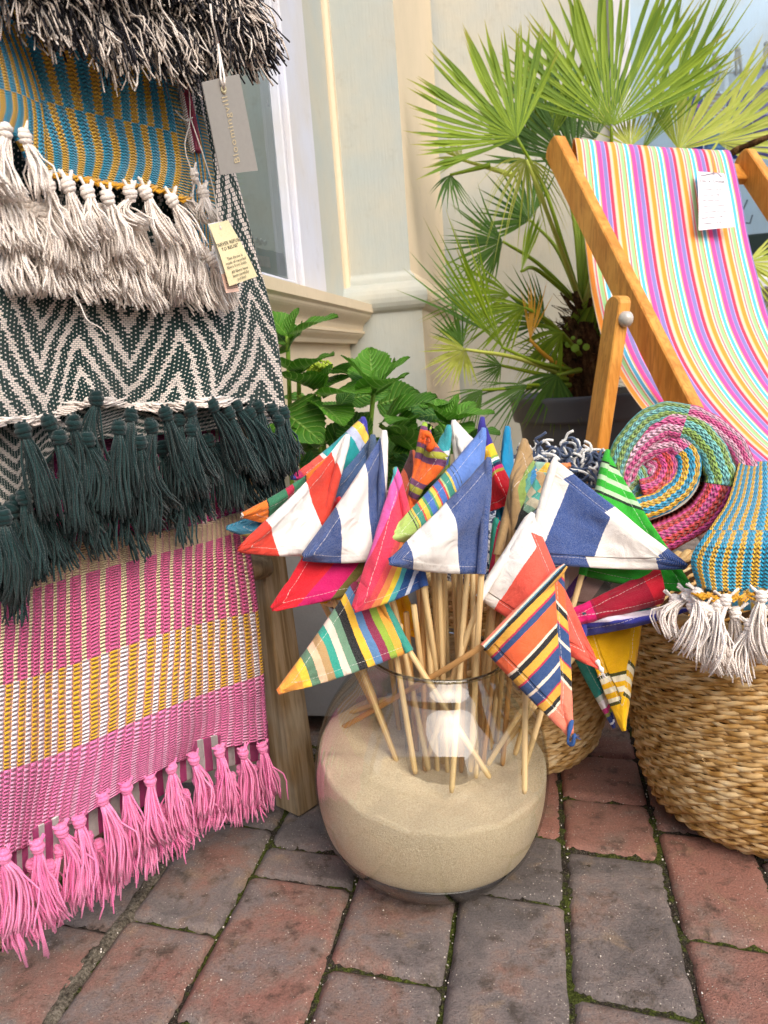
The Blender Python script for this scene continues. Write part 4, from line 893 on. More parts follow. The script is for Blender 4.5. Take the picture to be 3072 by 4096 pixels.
for k in range(30):
    s = k / 29; x = -40 + s * 1110 + rnd.uniform(-12, 12); y = 1850 - 60 * s + (260 * (1 - s) ** 3) + rnd.uniform(-40, 40); l = rnd.uniform(270, 340) * (1 - .18 * s)
    if s > .62: y -= 40 * (s - .62)
    tassel(tg, RK(x, y, .040), RK(x + rnd.uniform(10, 75), y + l, .044 + rnd.uniform(-.01, .008)), GY, 30, .0150, .009, rs=.00125, loose=.2, wave=.005)
for x, y in [(345, 1985, ), (395, 2020), (500, 2000), (735, 1960), (40, 2250)]:
    tassel(tg, RK(x, y, .05), RK(x + rnd.uniform(0, 80), y + rnd.uniform(190, 260), .05), GY, 18, .012, .008, rs=.0012, loose=.3)
# cream weft floats looping along the hem
mb = MB()
hem = [np.array(q) for q in CT[-1]]
for k in range(230):
    s = rnd.random(); q = crom(hem, s); y = q[1] + rnd.uniform(-26, 6); x0 = q[0] - rnd.uniform(10, 55); x1 = q[0] + rnd.uniform(10, 55); o = .045 + wavc(s, 1) + .004
    if s > .9: y += rnd.uniform(0, 60)
    tube(mb, [RK(x0, y, o), RK((x0 + x1) / 2, y + rnd.uniform(2, 14), o + .004), RK(x1, y + rnd.uniform(-8, 4), o)], .0011, 5, c=rnd.random() * .9 + .05)
obj('weft_floats', mb, CY, tg, kind='stuff')
# ---------------------------------------------------------------- blue and mustard striped throw
def stitchm(pal, nu_, nv_, shift=None, edge=False):
    """columns of chain stitches; pal(c,U,V,u,v)->colour"""
    def fn(c):
        u, v = c.uv(); o = c.obj(); jit = (c.noise(o, 120, 2) - .5) * .0
        U = u * nu_; V = v * nv_
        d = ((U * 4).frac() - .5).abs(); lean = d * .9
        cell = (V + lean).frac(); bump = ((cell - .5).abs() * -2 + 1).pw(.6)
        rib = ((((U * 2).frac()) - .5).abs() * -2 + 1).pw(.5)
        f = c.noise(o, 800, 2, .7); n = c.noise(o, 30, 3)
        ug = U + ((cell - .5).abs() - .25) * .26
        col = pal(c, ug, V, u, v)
        return dict(c=c.val(col, (f - .5) * .45 + (n - .5) * .25 + bump * .50 + .90), h=bump * rib * 1.2 + f * .2, s=1.0, d=.007)  # colour follows stitch height, painting shade into the hollows
    return mat('stitch_weave', fn, .95, .05, Sheen_Weight=.25)
def bluemust(c, U, V, u, v):
    sh = v.gt(.5) * .5
    e = u.gt(.94); col = c.mix((U + sh).frac().lt(.44), '#33a8d2', '#fac23c')
    band = (V.frac()).lt(.4); return c.mix(e, col, c.mix(band, '#3f93a6', '#d7a944'))
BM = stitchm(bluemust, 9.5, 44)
tb = empty('striped_throw', RK(400, 500, .08), 'blue and mustard striped throw with thick cream tassels near the rack top', 'throw', 'throws hanging on the wooden rack')
B1 = [rsm(r, 8) for r in [[(-60, -60), (150, 40), (380, 120), (560, 170), (660, 190)], [(0, 180), (200, 230), (420, 290), (580, 330), (702, 360)], [(80, 370), (250, 425), (440, 470), (600, 505), (740, 540)], [(150, 560), (300, 600), (470, 620), (620, 650), (760, 670)], [(160, 690), (300, 705), (440, 735), (600, 745), (742, 795)]]]
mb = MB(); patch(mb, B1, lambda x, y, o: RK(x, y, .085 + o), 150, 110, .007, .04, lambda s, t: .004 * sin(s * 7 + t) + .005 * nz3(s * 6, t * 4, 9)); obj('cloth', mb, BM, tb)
B2 = [rsm(r, 5) for r in [[(-260, -40), (-150, 10), (-30, 60), (40, 95)], [(-260, 200), (-100, 220), (30, 250), (110, 290)], [(-230, 380), (-70, 395), (60, 420), (150, 470)], [(-200, 500), (-60, 480), (40, 505), (155, 700)]]]
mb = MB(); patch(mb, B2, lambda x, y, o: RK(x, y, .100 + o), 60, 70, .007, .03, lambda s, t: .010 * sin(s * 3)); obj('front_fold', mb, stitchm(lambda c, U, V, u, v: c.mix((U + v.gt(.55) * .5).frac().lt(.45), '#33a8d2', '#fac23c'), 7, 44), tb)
# deeper folds seen at the right edge: crimson and pink, then blue and mustard
def redp(c, U, V, u, v): return c.mix(U.frac().lt(.5), '#d43a72', '#d62f55')
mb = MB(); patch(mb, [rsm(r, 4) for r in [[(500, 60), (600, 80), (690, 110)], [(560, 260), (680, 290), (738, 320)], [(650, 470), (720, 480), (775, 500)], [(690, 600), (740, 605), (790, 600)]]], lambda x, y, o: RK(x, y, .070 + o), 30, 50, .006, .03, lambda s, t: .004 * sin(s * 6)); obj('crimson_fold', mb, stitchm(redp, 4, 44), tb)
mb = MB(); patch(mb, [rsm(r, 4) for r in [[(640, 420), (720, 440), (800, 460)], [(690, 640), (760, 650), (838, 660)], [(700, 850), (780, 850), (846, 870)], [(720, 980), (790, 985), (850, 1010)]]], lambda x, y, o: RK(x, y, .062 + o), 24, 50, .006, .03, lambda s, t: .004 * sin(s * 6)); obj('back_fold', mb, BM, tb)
KY = yarnmat('cream_cotton', '#eaddd2', '#faf3ec')
def ktas(x, y, x2, y2, o, ns=28, r=.0120, kn=.0078, neck=True):
    p0 = RK(x, y, o); tassel(tb, p0, RK(x2, y2, o + rnd.uniform(-.004, .006)), KY, ns, r, kn, rs=.0012, neck=[p0 + WD * .006 + np.array([0, 0, .013]), p0 - WD * .006 + np.array([0, 0, .013])] if neck else None, loose=.12)
for q in [(18, 520, 60, 800), (95, 545, 170, 800), (272, 742, 380, 1000), (430, 790, 500, 1040), (582, 770, 700, 985), (688, 800, 800, 1030), (-70, 520, -30, 760), (190, 740, 290, 960), (350, 770, 420, 960), (520, 770, 560, 900)]: ktas(*q, o=.105)
for q in [(420, 925, 510, 1180), (545, 915, 600, 1200), (845, 1035, 935, 1240), (770, 700, 800, 880), (812, 770, 850, 900)]: ktas(*q, o=.085, r=.011)
for k in range(26):
    s = k / 25; x = -60 + s * 800 + rnd.uniform(-10, 10); y = 790 + 130 * s + rnd.uniform(-25, 25) - (30 if s < .2 else 0); l = rnd.uniform(215, 275); ktas(x, y, x + rnd.uniform(20, 105), y + l, .084 + rnd.uniform(-.006, .006), 24, .0125, .008, False)
for k in range(20):
    s = k / 19; x = 20 + s * 800 + rnd.uniform(-10, 10); y = 960 + 70 * s + rnd.uniform(-25, 25); ktas(x, y, x + rnd.uniform(30, 95), y + rnd.uniform(190, 235), .074 + rnd.uniform(-.004, .006), 22, .0125, .008, False)
# mustard loops at the hem + loose threads
mb = MB(); MY = yarnmat('mustard_yarn', '#c98f22', '#e2ac38')
hb = [np.array(q) for q in B1[-1]]
for k in range(70):
    s = rnd.random(); q = crom(hb, s); w = rnd.uniform(15, 38); tube(mb, [RK(q[0] - w, q[1] - 4, .093), RK(q[0] + rnd.uniform(-6, 6), q[1] + rnd.uniform(4, 20), .099), RK(q[0] + w, q[1] - 2, .093)], .0013, 5, c=rnd.random() * .9 + .05)
obj('hem_loops', mb, MY, tb, kind='stuff')
mb = MB()
for pts in [[(755, 330, .10), (760, 480, .1), (740, 600, .1), (800, 760, .1), (850, 880, .1)], [(700, 440, .1), (740, 480, .1), (770, 470, .1)], [(320, 1215, .09), (350, 1280, .1), (400, 1310, .1), (425, 1340, .1)], [(745, 800, .1), (790, 815, .1), (780, 840, .1)]]:
    P = [RK(*q) for q in pts]; tube(mb, [crom(P, t) for t in np.linspace(0, 1, 14)], .0007, 5, c=.5)
for k in range(60):
    t = k / 60; x = 705 + 55 * t + 8 * (k % 2); y = 330 + 280 * t; tube(mb, [RK(x - 6, y, .088), RK(x + 4, y + 6, .092), RK(x + 12, y - 3, .088)], .0007, 4, c=.6)
obj('loose_yarn', mb, KY, tb, kind='stuff')
# ---------------------------------------------------------------- shaggy black and cream throw
ta = empty('shaggy_throw', RK(500, 60, .12), 'shaggy black and cream fringed throw, topmost on the rack', 'throw', 'throws hanging on the wooden rack')
BK = yarnmat('black_yarn', '#0c0b10', '#23212b'); CW = yarnmat('ivory_yarn', '#d9c9bb', '#efe6dd')
bot = [np.array(q, float) for q in [(-120, -370), (60, -340), (180, -310), (330, -280), (470, -255), (600, -230), (720, -150), (850, -30), (910, 50)]]
mb = MB(); patch(mb, [rsm(r, 6) for r in [[(-200, -500), (400, -460), (900, -400)], [(-200, -380), (400, -320), (960, -160)]] + [[tuple(q) for q in bot]]], lambda x, y, o: RK(x, y, .105 + o), 60, 40, .008, .05, lambda s, t: .01 * nz3(s * 6, t * 6, 5))
def knub(c):
    o = c.obj(); n = c.vor(o, 130); return dict(c=c.mix(c.noise(o, 70, 3).gt(.52), '#141318', '#d8ccc2'), h=n, s=1, d=.004)
obj('cloth', mb, mat('black_cream_weave', knub, .95, .05), ta)
mbb, mbc = MB(), MB()
def clump(x, y, o, n, L, dx, dy, fl, pc):
    base = RK(x, y, o); tip = RK(x + dx, y + dy, o + .012); ax = nz(tip - base)
    mode = rnd.random()
    for k in range(n):
        d_ = nz(ax + np.array([rnd.gauss(0, fl) for _ in range(3)])); l = L * rnd.uniform(.6, 1.1); s = np.array([rnd.gauss(0, .004) for _ in range(3)])
        b0 = base + s; sag = np.array([0, 0, -1]) * l * rnd.uniform(.05, .3); cv = np.array([rnd.gauss(0, .004) for _ in range(3)])
        w1 = np.array([rnd.gauss(0, .0035) for _ in range(3)]); w2 = np.array([rnd.gauss(0, .0045) for _ in range(3)])
        pts = [b0, b0 + d_ * l * .25 + cv + sag * .1, b0 + d_ * l * .5 + w1 + sag * .3, b0 + d_ * l * .75 + w2 + sag * .6, b0 + d_ * l + sag]
        (mbc if rnd.random() < pc else mbb).__class__
        tgt = mbc if rnd.random() < pc else mbb
        pts = [crom(pts, q / 8) for q in range(9)]
        tube(tgt, pts, rnd.uniform(.0007, .0011), 4, c=rnd.random() * .98 + .01)
for k in range(520):
    s = rnd.random(); q = crom(bot, s); t = rnd.random() ** .75; y = -430 + (q[1] + 430) * t; x = q[0] + (t - 1) * 60 + rnd.uniform(-20, 20)
    pc = .5 if t < .75 else .38; pc = pc + rnd.choice([-.3, 0, .28]); clump(x, y, .124 + .014 * rnd.random(), 22, .048 + .02 * rnd.random(), rnd.uniform(-70, 130), rnd.uniform(60, 150), .20, pc)
for (x, y, L) in [(100, 90, .045), (60, 60, .05), (180, 120, .045), (240, 110, .045), (300, 130, .05), (390, 190, .055), (420, 160, .06), (450, 130, .05), (560, 150, .055), (600, 190, .06), (650, 210, .06), (690, 250, .05), (760, 190, .06), (800, 180, .06), (840, 220, .06), (880, 190, .06), (900, 130, .055), (930, 170, .06), (945, 210, .055), (860, 150, .055), (720, 160, .06)]:
    for j in range(4): clump(x + rnd.gauss(0, 12), y - 185 + rnd.gauss(0, 16), .126, 26, L * 1.1, rnd.uniform(0, 110) + (40 if x > 850 else 0), 170, .16, rnd.choice([.15, .5, .7]))
obj('black_fringe', mbb, BK, ta, kind='stuff'); obj('ivory_fringe', mbc, CW, ta, kind='stuff')
# ---------------------------------------------------------------- text and tags
def text_mesh(name, body, size, origin, xd, yd, mat_, parent, align='CENTER', spacing=1.0, line=1.0, extrude=0.0):
    cu = bpy.data.curves.new('lettering', 'FONT'); cu.body = body; cu.size = size; cu.align_x = align; cu.space_line = line; cu.space_character = spacing; cu.resolution_u = 3
    tob = bpy.data.objects.new('lettering', cu); COL.objects.link(tob); bpy.context.view_layer.update()
    me = bpy.data.meshes.new_from_object(tob); bpy.data.objects.remove(tob)
    xd, yd = nz(xd), nz(yd); mb = MB(); mb.add([np.array(origin) + xd * v.co.x + yd * v.co.y for v in me.vertices], [tuple(p.vertices) for p in me.polygons])
    bpy.data.meshes.remove(me)
    return obj(name, mb, mat_, parent, smooth=False)
def tag_plate(name, P, th, mat_, parent, bend=0.0, n=10, offn=None):
    """P corners TL,TR,BR,BL"""
    N = nz(np.cross(P[1] - P[0], P[3] - P[0])); N = N if N @ (CAM - P[0]) > 0 else -N; G = []; U = []
    for i in range(n + 1):
        t = i / n; G.append([(P[0] * (1 - s) + P[1] * s) * (1 - t) + (P[3] * (1 - s) + P[2] * s) * t + N * bend * sin(pi * t) for s in np.linspace(0, 1, 5)]); U.append([(s, t) for s in np.linspace(0, 1, 5)])
    mb = MB(); grid_shell(mb, G, th, U); o = obj(name, mb, mat_, parent, smooth=False); return N
P = [RK(808, 330, .185), RK(957, 296, .185), RK(1032, 682, .16), RK(882, 700, .16)]
t1 = empty('hang_tag', P[0], 'grey card hang tag with small gold lettering on a cream string', 'tag')
N = tag_plate('card', P, .0012, plain('grey_card', '#a3a09b', .7, nsc=200, amp=.08), t1)
GOLD = plain("gold_foil", "#d9c8a2", .35, .8)
mid = (P[0] + P[1] + P[2] + P[3]) / 4 + N * .0006; up = nz((P[0] + P[1]) - (P[2] + P[3])); rt = nz(P[1] - P[0])
text_mesh('gold_lettering', 'Bloomingville', .0115, mid + rt * .003, up, -rt, GOLD, t1, spacing=1.15)
mb = MB(); hc = (P[0] + P[1]) / 2 - up * .010 + N * .0006
lathe(mb, hc, [(0, .0040), (.0008, .0036), (.0008, .0022), (0, .0018)], 20, N); obj('eyelet', mb, plain('eyelet_brass', '#cfc6a0', .4, .6), t1)
mb = MB(); q = RK(872, 175, .17); tube(mb, [crom([hc, hc + up * .008 + N * .004, (hc + q) / 2 + rt * .002, q], t) for t in np.linspace(0, 1, 14)], .0011, 6, c=.5); tube(mb, [crom([hc, hc + up * .01 + N * .002 - rt * .003, (hc + q) / 2 - rt * .001, q], t) for t in np.linspace(0, 1, 14)], .0011, 6, c=.5)
tube(mb, [q, q + up * .02 + rt * -.002, q + up * .035], .0012, 6, c=.5)
obj('string', mb, KY, t1)
P = [RK(836, 900, .118), RK(912, 880, .118), RK(1030, 1105, .115), RK(917, 1145, .115)]
t2 = empty('hang_tag', P[0], 'cream recycled paper hang tag printed NEVER REFUSE TO REUSE', 'tag')
def crp(c): o = c.obj(); n = c.noise(o, 260, 4, .7, 1.5); return dict(c=c.val(c.mix(n.sm(.5, .62) * .4, '#ecdfb6', '#d8c792'), c.noise(o, 40, 3) * .1 + .95), h=n, s=.3, d=.0005)
P2 = [RK(834, 898, .116), RK(880, 890, .116), RK(955, 1160, .112), RK(905, 1175, .112)]
N = tag_plate('card', P, .0008, mat('cream_card', crp, .85), t2, .002); ink = plain('print_ink', '#3b3a36', .8)
up = nz((P[0] + P[1]) - (P[2] + P[3])); rt = nz((P[1] - P[0]) + (P[2] - P[3])); 
def tl_(f, g): return (P[0] * (1 - g) + P[1] * g) * (1 - f) + (P[3] * (1 - g) + P[2] * g) * f + N * (.0007 + .002 * sin(pi * f))
yd = nz(np.cross(N, rt)); yd = yd if yd @ up > 0 else -yd
text_mesh('headline', '"NEVER REFUSE\nTO REUSE"', .0055, tl_(.36, .5), rt, yd, ink, t2)
text_mesh('small_print', 'This throw is\nmade of recycled\nfibers from India.', .0046, tl_(.60, .5), rt, yd, ink, t2)
text_mesh('small_print', 'All fibers have\nbeen carefully\npurified.', .0046, tl_(.82, .5), rt, yd, ink, t2)
mb = MB(); hc = tl_(.09, .45); q = RK(765, 480, .11); tube(mb, [crom([hc, hc + np.array([-.002, 0, .01]), (hc + q) / 2 + np.array([.006, 0, -.01]), q], t) for t in np.linspace(0, 1, 16)], .0007, 5, c=.6); lathe(mb, hc, [(0, .0016), (.0003, .0001)], 12, N)
obj('string', mb, KY, t2)
P = [RK(832, 895, .112), RK(880, 885, .112), RK(957, 1165, .108), RK(905, 1172, .108)]
t3 = empty('price_label', P[0], 'white and pink barcode label hanging behind the cream tag', 'tag')
N = tag_plate('card', P, .0006, mat('white_card', lambda c: (lambda u, v: dict(c=c.mix(v.gt(.72), '#efeff2', '#f0c9b8')))(*c.uv()), .7), t3)
def t3p(f, g): return (P[0] * (1 - g) + P[1] * g) * (1 - f) + (P[3] * (1 - g) + P[2] * g) * f + N * .0008
mb = MB()
x = .2
while x < .9:
    w = rnd.choice([.015, .03, .045]); mb.add([t3p(.74, x), t3p(.74, x + w), t3p(.83, x + w), t3p(.83, x)], [(0, 1, 2, 3)]); x += w + rnd.choice([.02, .035])
for f in (.70, .86, .885, .91, .935):
    x = .15
    while x < .85: w = rnd.uniform(.05, .14); mb.add([t3p(f, x), t3p(f, x + w), t3p(f + .008, x + w), t3p(f + .008, x)], [(0, 1, 2, 3)]); x += w + .03
obj('barcode', mb, ink, t3, smooth=False)
# ---------------------------------------------------------------- seagrass baskets
def grassm(c):
    u, v = c.uv(); o = c.obj(); f = c.noise(c.vec(u * 12, v * .12), 1, 3, .6); n = c.noise(o, 60, 3); g = c.noise(o, 9, 3)
    t = c.var() * .55 + n * .45 + (g - .5) * .5
    col = c.ramp(t, [(.18, '#85592b'), (.36, '#b38849'), (.52, '#d6b076'), (.72, '#ebcf9c'), (.95, '#f4e4c0')])
    return dict(c=c.val(col, (f - .5) * .55 + 1), h=f + n * .3, s=.6, d=.001)
GRASS = mat('seagrass', grassm, .7, .2)
def basket(root, c0, prof, H, row, ntw, rs, a0=0, seed=0):
    """rows of two-strand twining round upright stakes"""
    rr = random.Random(seed); P = [np.array(q, float) for q in prof]; nrow = int(H / row); mb = MB(); core = MB()
    def R(z):
        for (z0, r0), (z1, r1) in zip(prof, prof[1:]):
            if z <= z1: 
                t = max(0, (z - z0) / (z1 - z0)); t = t * t * (3 - 2 * t) * .35 + t * .65; return r0 + (r1 - r0) * t
        return prof[-1][1]
    lathe(core, c0, [(z, max(.001, R(z) - .004)) for z in np.linspace(.004, H, 24)], 72, cap=False)  # dark inner shell, its colour painted as the shade between strands
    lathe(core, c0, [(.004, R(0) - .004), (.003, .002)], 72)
    for k in range(nrow):
        z = row * (k + .55); r = R(z); wob = rr.uniform(-.0012, .0012); ph0 = rr.uniform(0, .5) + (k % 2) * pi * .5; c1 = rr.random()
        for s in (0, 1):
            npt = ntw * 6; pts = []; rad = []
            for i in range(npt + 1):
                a = 2 * pi * i / npt; ph = ntw * a * .5 + s * pi + ph0
                zz = z + row * .42 * sin(ph) + .0016 * nz3(cos(a) * 3 + k, sin(a) * 3, seed) + wob + .002 * nz3(cos(a) * 1.5, sin(a) * 1.5, k * .15)
                q = r + .0032 * cos(ph) + .0016 * nz3(a * 6, k * .9, s)
                pts.append(np.array(c0) + np.array([q * cos(a), q * sin(a), max(zz, .002)])); rad.append(rs * (1 + .28 * nz3(a * 9, k * 3.1, s * 5 + seed)))
            # each strand changes tone along its length
            n0 = len(mb.v); tube(mb, pts, rad, 6, c=.5, flat=.8, cap=False, uvs=60)
            for i in range(npt + 1):
                cc = min(1, max(.01, .5 + .75 * nz3(i * .22 + s * 31, k * 1.7, seed)))
                for j in range(6): mb.c[n0 + i * 6 + j] = cc
    obj('weave', mb, GRASS, root); obj('shade_core', core, plain('basket_shadow_lining', '#3b2712', .9), root)
    # rim
    mb = MB()
    for s in (0, 1, 2):
        pts = []; 
        for i in range(241):
            a = 2 * pi * i / 240; ph = 22 * a + s * 2.09; pts.append(np.array(c0) + np.array([(R(H) + .006 * cos(ph)) * cos(a), (R(H) + .006 * cos(ph)) * sin(a), H + .006 * sin(ph)]))
        tube(mb, pts, .0055, 7, c=.6, cap=False, uvs=60)
    obj('rim', mb, GRASS, root)
    # frayed ends sticking out
    mb = MB()
    for _ in range(90):
        a = rr.uniform(0, 2 * pi); z = rr.uniform(.01, H); d = np.array([cos(a), sin(a), 0]); t = np.array([-sin(a), cos(a), 0]); p = np.array(c0) + d * (R(z) + .003) + np.array([0, 0, z])
        tube(mb, [p, p + d * .004 + t * rr.uniform(-.006, .006), p + d * rr.uniform(.004, .009) + t * rr.uniform(-.014, .014) + np.array([0, 0, rr.uniform(-.004, .004)])], [.0008, .0005, .0003], 4, c=rr.random() + .01)
    obj('frayed_ends', mb, GRASS, root, kind='stuff')
g0 = Zp(3125, 3418, 0); c1 = g0 + np.array([.012, .125, 0]); c1[2] = .001
bk1 = empty('seagrass_basket', c1, 'large woven seagrass basket holding the rolled colourful throw', 'basket', 'woven seagrass baskets')
basket(bk1, c1, [(0, .135), (.03, .166), (.07, .180), (.14, .192), (.22, .198), (.34, .202)], .34, .0084, 42, .0037, seed=3)
g1 = Zp(2180, 3128, 0); c2 = g1 + np.array([-.035, .125, 0]); c2[2] = .001
bk2 = empty('seagrass_basket', c2, 'smaller woven seagrass basket standing behind the glass vase', 'basket', 'woven seagrass baskets')
basket(bk2, c2, [(0, .105), (.03, .128), (.08, .142), (.16, .150), (.24, .152), (.33, .152)], .33, .0084, 34, .0037, seed=8)
# navy and cream throw in the smaller basket
tn = empty('knitted_throw', c2 + np.array([0, 0, .33]), 'navy and cream speckled throw bundled in the smaller basket', 'throw')
def nvm(c): o = c.obj(); n = c.vor(c.map(o, (1, 1, 2)), 150); return dict(c=c.mix(c.noise(o, 160, 2).gt(.5), '#3d4a66', '#d9dbe0'), h=n, s=1, d=.003)
NV = mat('navy_fleck_knit', nvm, .95, .05)
mb = MB(); G = []
for i in range(25):
    t = i / 24 * pi * .5; g = []
    for k in range(49):
        a = 2 * pi * k / 48; r = .142 * cos(t) ** .7 + .012 * nz3(cos(a) * 3, sin(a) * 3, t * 3); g.append(c2 + np.array([r * cos(a), r * sin(a), .30 + .135 * sin(t) + .022 * nz3(cos(a) * 2.5 + 4, sin(a) * 2.5, t * 2)]))
    G.append(g)
grid_shell(mb, G, .004, [[(0, 0)] * 49] * 25); obj('cloth', mb, NV, tn)
mb = MB(); mb2 = MB()
for k in range(210):
    px = rnd.uniform(2080, 2440); py = rnd.uniform(1810, 1960); d = 1.22 - .05 * rnd.random(); q = D(px, py, d); pts = [q]; dr = np.array([rnd.gauss(0, 1), rnd.gauss(0, .4), rnd.gauss(0, .7)])
    for j in range(5): dr = nz(dr + np.array([rnd.gauss(0, .7), rnd.gauss(0, .3), rnd.gauss(-.1, .7)])); pts.append(pts[-1] + dr * .010)
    tube(mb if rnd.random() < .6 else mb2, [crom(pts, t) for t in np.linspace(0, 1, 12)], .0022, 6, c=rnd.random() * .9 + .05)
obj('loop_fringe', mb, yarnmat('navy_yarn', '#3b4763', '#66738c'), tn, kind='stuff'); obj('loop_fringe', mb2, yarnmat('ivory_yarn2', '#d9d6d2', '#efeeea'), tn, kind='stuff')
# ---------------------------------------------------------------- rolled throw in the big basket
tr = empty('rolled_throw', c1 + np.array([0, 0, .35]), 'rolled patchwork throw in aqua, pink, red and mustard with cream tassels in the big basket', 'throw')
def roll_m(name, a, b, n=3.0):
    def pal(c, U, V, u, v): return c.mix((U).frac().lt(.5), a, b)
    return stitchm(pal, n, 1.0)
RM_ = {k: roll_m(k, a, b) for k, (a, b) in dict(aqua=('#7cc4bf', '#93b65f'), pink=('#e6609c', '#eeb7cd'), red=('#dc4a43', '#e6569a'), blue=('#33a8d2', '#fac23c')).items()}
rows_ = [0]
def band(segs, d0, d1, rad, back=.16, nm='roll_band'):
    """segs: [(mat, [px...])]; half-round folded edge following the spiral, with a side running back"""
    allp = []; mk = []
    for m_, pts in segs:
        for q in pts: allp.append(np.array(q, float)); mk.append(m_)
    tot = len(allp) - 1; N_ = tot * 14; P = []
    axis = nz(ray(2660, 1900))
    for i in range(N_ + 1):
        q = crom(allp, i / N_); d = d0 + (d1 - d0) * i / N_; P.append(D(q[0], q[1], d))
    # group by material
    idx = [min(int(i / 14 + .5), tot) for i in range(N_ + 1)]; cur = 0; L = 0; Ls = [0]
    for i in range(1, N_ + 1): Ls.append(Ls[-1] + np.linalg.norm(P[i] - P[i - 1]))
    i0 = 0
    while i0 < N_:
        m_ = mk[idx[i0]]; i1 = i0
        while i1 < N_ and mk[idx[i1 + 1]] == m_: i1 += 1
        if i1 < N_: i1 += 1
        G = []; U = []
        for i in range(i0, min(i1, N_) + 1):
            t = nz(P[min(i + 1, N_)] - P[max(i - 1, 0)]); s = nz(np.cross(t, axis)); g = []; u_ = []
            r = (rad if not callable(rad) else rad(i / N_)) * (1 + .07 * nz3(Ls[i] * 40, rad * 99, 3)); lump = .002 * nz3(Ls[i] * 55, 1, rad * 50)
            for k in range(19):
                if k < 5: p = P[i] - s * r + axis * (back * (5 - k) / 5); 
                elif k > 13: p = P[i] + s * r + axis * (back * (k - 13) / 5)
                else:
                    a = pi * (k - 5) / 8; rib = 1 + .04 * cos((k - 5) * pi / 1)
                    p = P[i] - s * r * cos(a) - axis * r * (.70 * sin(a) ** .7 * rib) + s * lump
                g.append(p); u_.append(((k - 5) / 8 * 1.0 if 5 <= k <= 13 else (-.4 if k < 5 else 1.4), Ls[i] / .0085))
            G.append(g); U.append(u_)
        mb = MB(); grid_shell(mb, G, .003, U); obj(nm, mb, RM_[m_], tr)
        i0 = i1
band([('aqua', [(2440, 2120), (2445, 1960), (2478, 1820), (2545, 1712), (2635, 1652), (2715, 1650)]), ('pink', [(2790, 1668), (2870, 1712), (2940, 1780), (2990, 1868)]), ('blue', [(3020, 1960), (3040, 2060)])], 1.02, 1.0, .0135)
band([('pink', [(2450, 1960), (2490, 1850), (2560, 1758), (2640, 1706), (2700, 1700)]), ('aqua', [(2770, 1722), (2838, 1790), (2870, 1860), (2884, 1905)]), ('red', [(2868, 1980), (2810, 2060), (2720, 2120), (2620, 2160), (2540, 2170)])], 1.025, .99, .0190)
band([('pink', [(2490, 1920), (2530, 1840), (2600, 1785), (2680, 1768), (2712, 1780)]), ('blue', [(2750, 1830), (2752, 1900), (2700, 1970), (2620, 2020), (2540, 2040)])], 1.03, 1.0, .0160)
band([('red', [(2520, 1850), (2580, 1812), (2650, 1820), (2668, 1880), (2630, 1940), (2570, 1960)])], 1.035, 1.01, .0150)
band([('aqua', [(2478, 1880), (2530, 1868), (2555, 1920), (2520, 1980)])], 1.035, 1.02, .0120)
band([('blue', [(2480, 2010), (2560, 2000), (2640, 1990)])], 1.035, 1.01, .0140)
band([('pink', [(2590, 1850), (2620, 1870), (2610, 1900)])], 1.03, 1.02, .009)
# loose end hanging over the basket
FL = [rsm(r, 6) for r in [[(2955, 1850), (3010, 1846), (3080, 1846), (3240, 1860)], [(2910, 2000), (2985, 1990), (3090, 1985), (3280, 2000)], [(2840, 2110), (2940, 2110), (3080, 2110), (3330, 2120)], [(2765, 2230), (2900, 2250), (3070, 2250), (3340, 2260)], [(2790, 2350), (2900, 2366), (3060, 2360), (3330, 2380)]]]
offs = lambda s, t: .01 * sin(s * 10) * t
def FP(x, y, o): return D(x, y, 1.0 - .10 * min(1, max(0, (y - 1850) / 330)) - o)
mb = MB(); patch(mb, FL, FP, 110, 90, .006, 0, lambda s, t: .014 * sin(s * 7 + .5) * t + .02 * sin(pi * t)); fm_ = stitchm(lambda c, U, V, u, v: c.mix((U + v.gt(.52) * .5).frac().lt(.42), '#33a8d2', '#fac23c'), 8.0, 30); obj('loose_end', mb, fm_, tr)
FL2 = [rsm(r, 6) for r in [[(2800, 2330), (2900, 2330), (3060, 2330), (3330, 2340)], [(2830, 2430), (2920, 2445), (3060, 2440), (3330, 2450)]]]
mb = MB(); patch(mb, FL2, lambda x, y, o: FP(x, y, o - .012), 70, 20, .004); obj('under_layer', mb, fm_, tr)
def rt_(x, y, x2, y2, o=0, ns=28, r=.0125): tr_p = FP(x, y, .008 + o); return tr_p, FP(x2, y2, .008 + o)
for (x, y, x2, y2, o) in [(2902, 2400, 2870, 2680, .006), (3046, 2385, 3060, 2660, .008), (3000, 2500, 2970, 2735, 0), (2790, 2370, 2740, 2620, -.004), (2810, 2430, 2800, 2650, 0), (2840, 2440, 2900, 2700, -.002), (3120, 2400, 3120, 2680, .004), (2940, 2450, 2945, 2700, -.006), (2750, 2380, 2690, 2560, -.02), (2700, 2400, 2660, 2490, -.03), (2770, 2420, 2750, 2600, -.012), (2870, 2420, 2830, 2690, .002), (3050, 2440, 3080, 2640, -.01)]:
    a, b = rt_(x, y, x2, y2, o); tassel(tr, a, b, KY, 30, .0125, .0075, rs=.0011, neck=[a + np.array([.012, 0, .012]), a + np.array([-.012, 0, .012])], loose=.3, wave=.005)
mb = MB()
for k in range(40):
    x = rnd.uniform(2790, 3080); y = 2375 + rnd.uniform(-12, 15); w = rnd.uniform(15, 30); tube(mb, [FP(x - w, y, .01), FP(x, y + rnd.uniform(6, 24), .014), FP(x + w, y, .01)], .0013, 5, c=rnd.random() * .9 + .05)
obj('hem_loops', mb, MY, tr, kind='stuff')
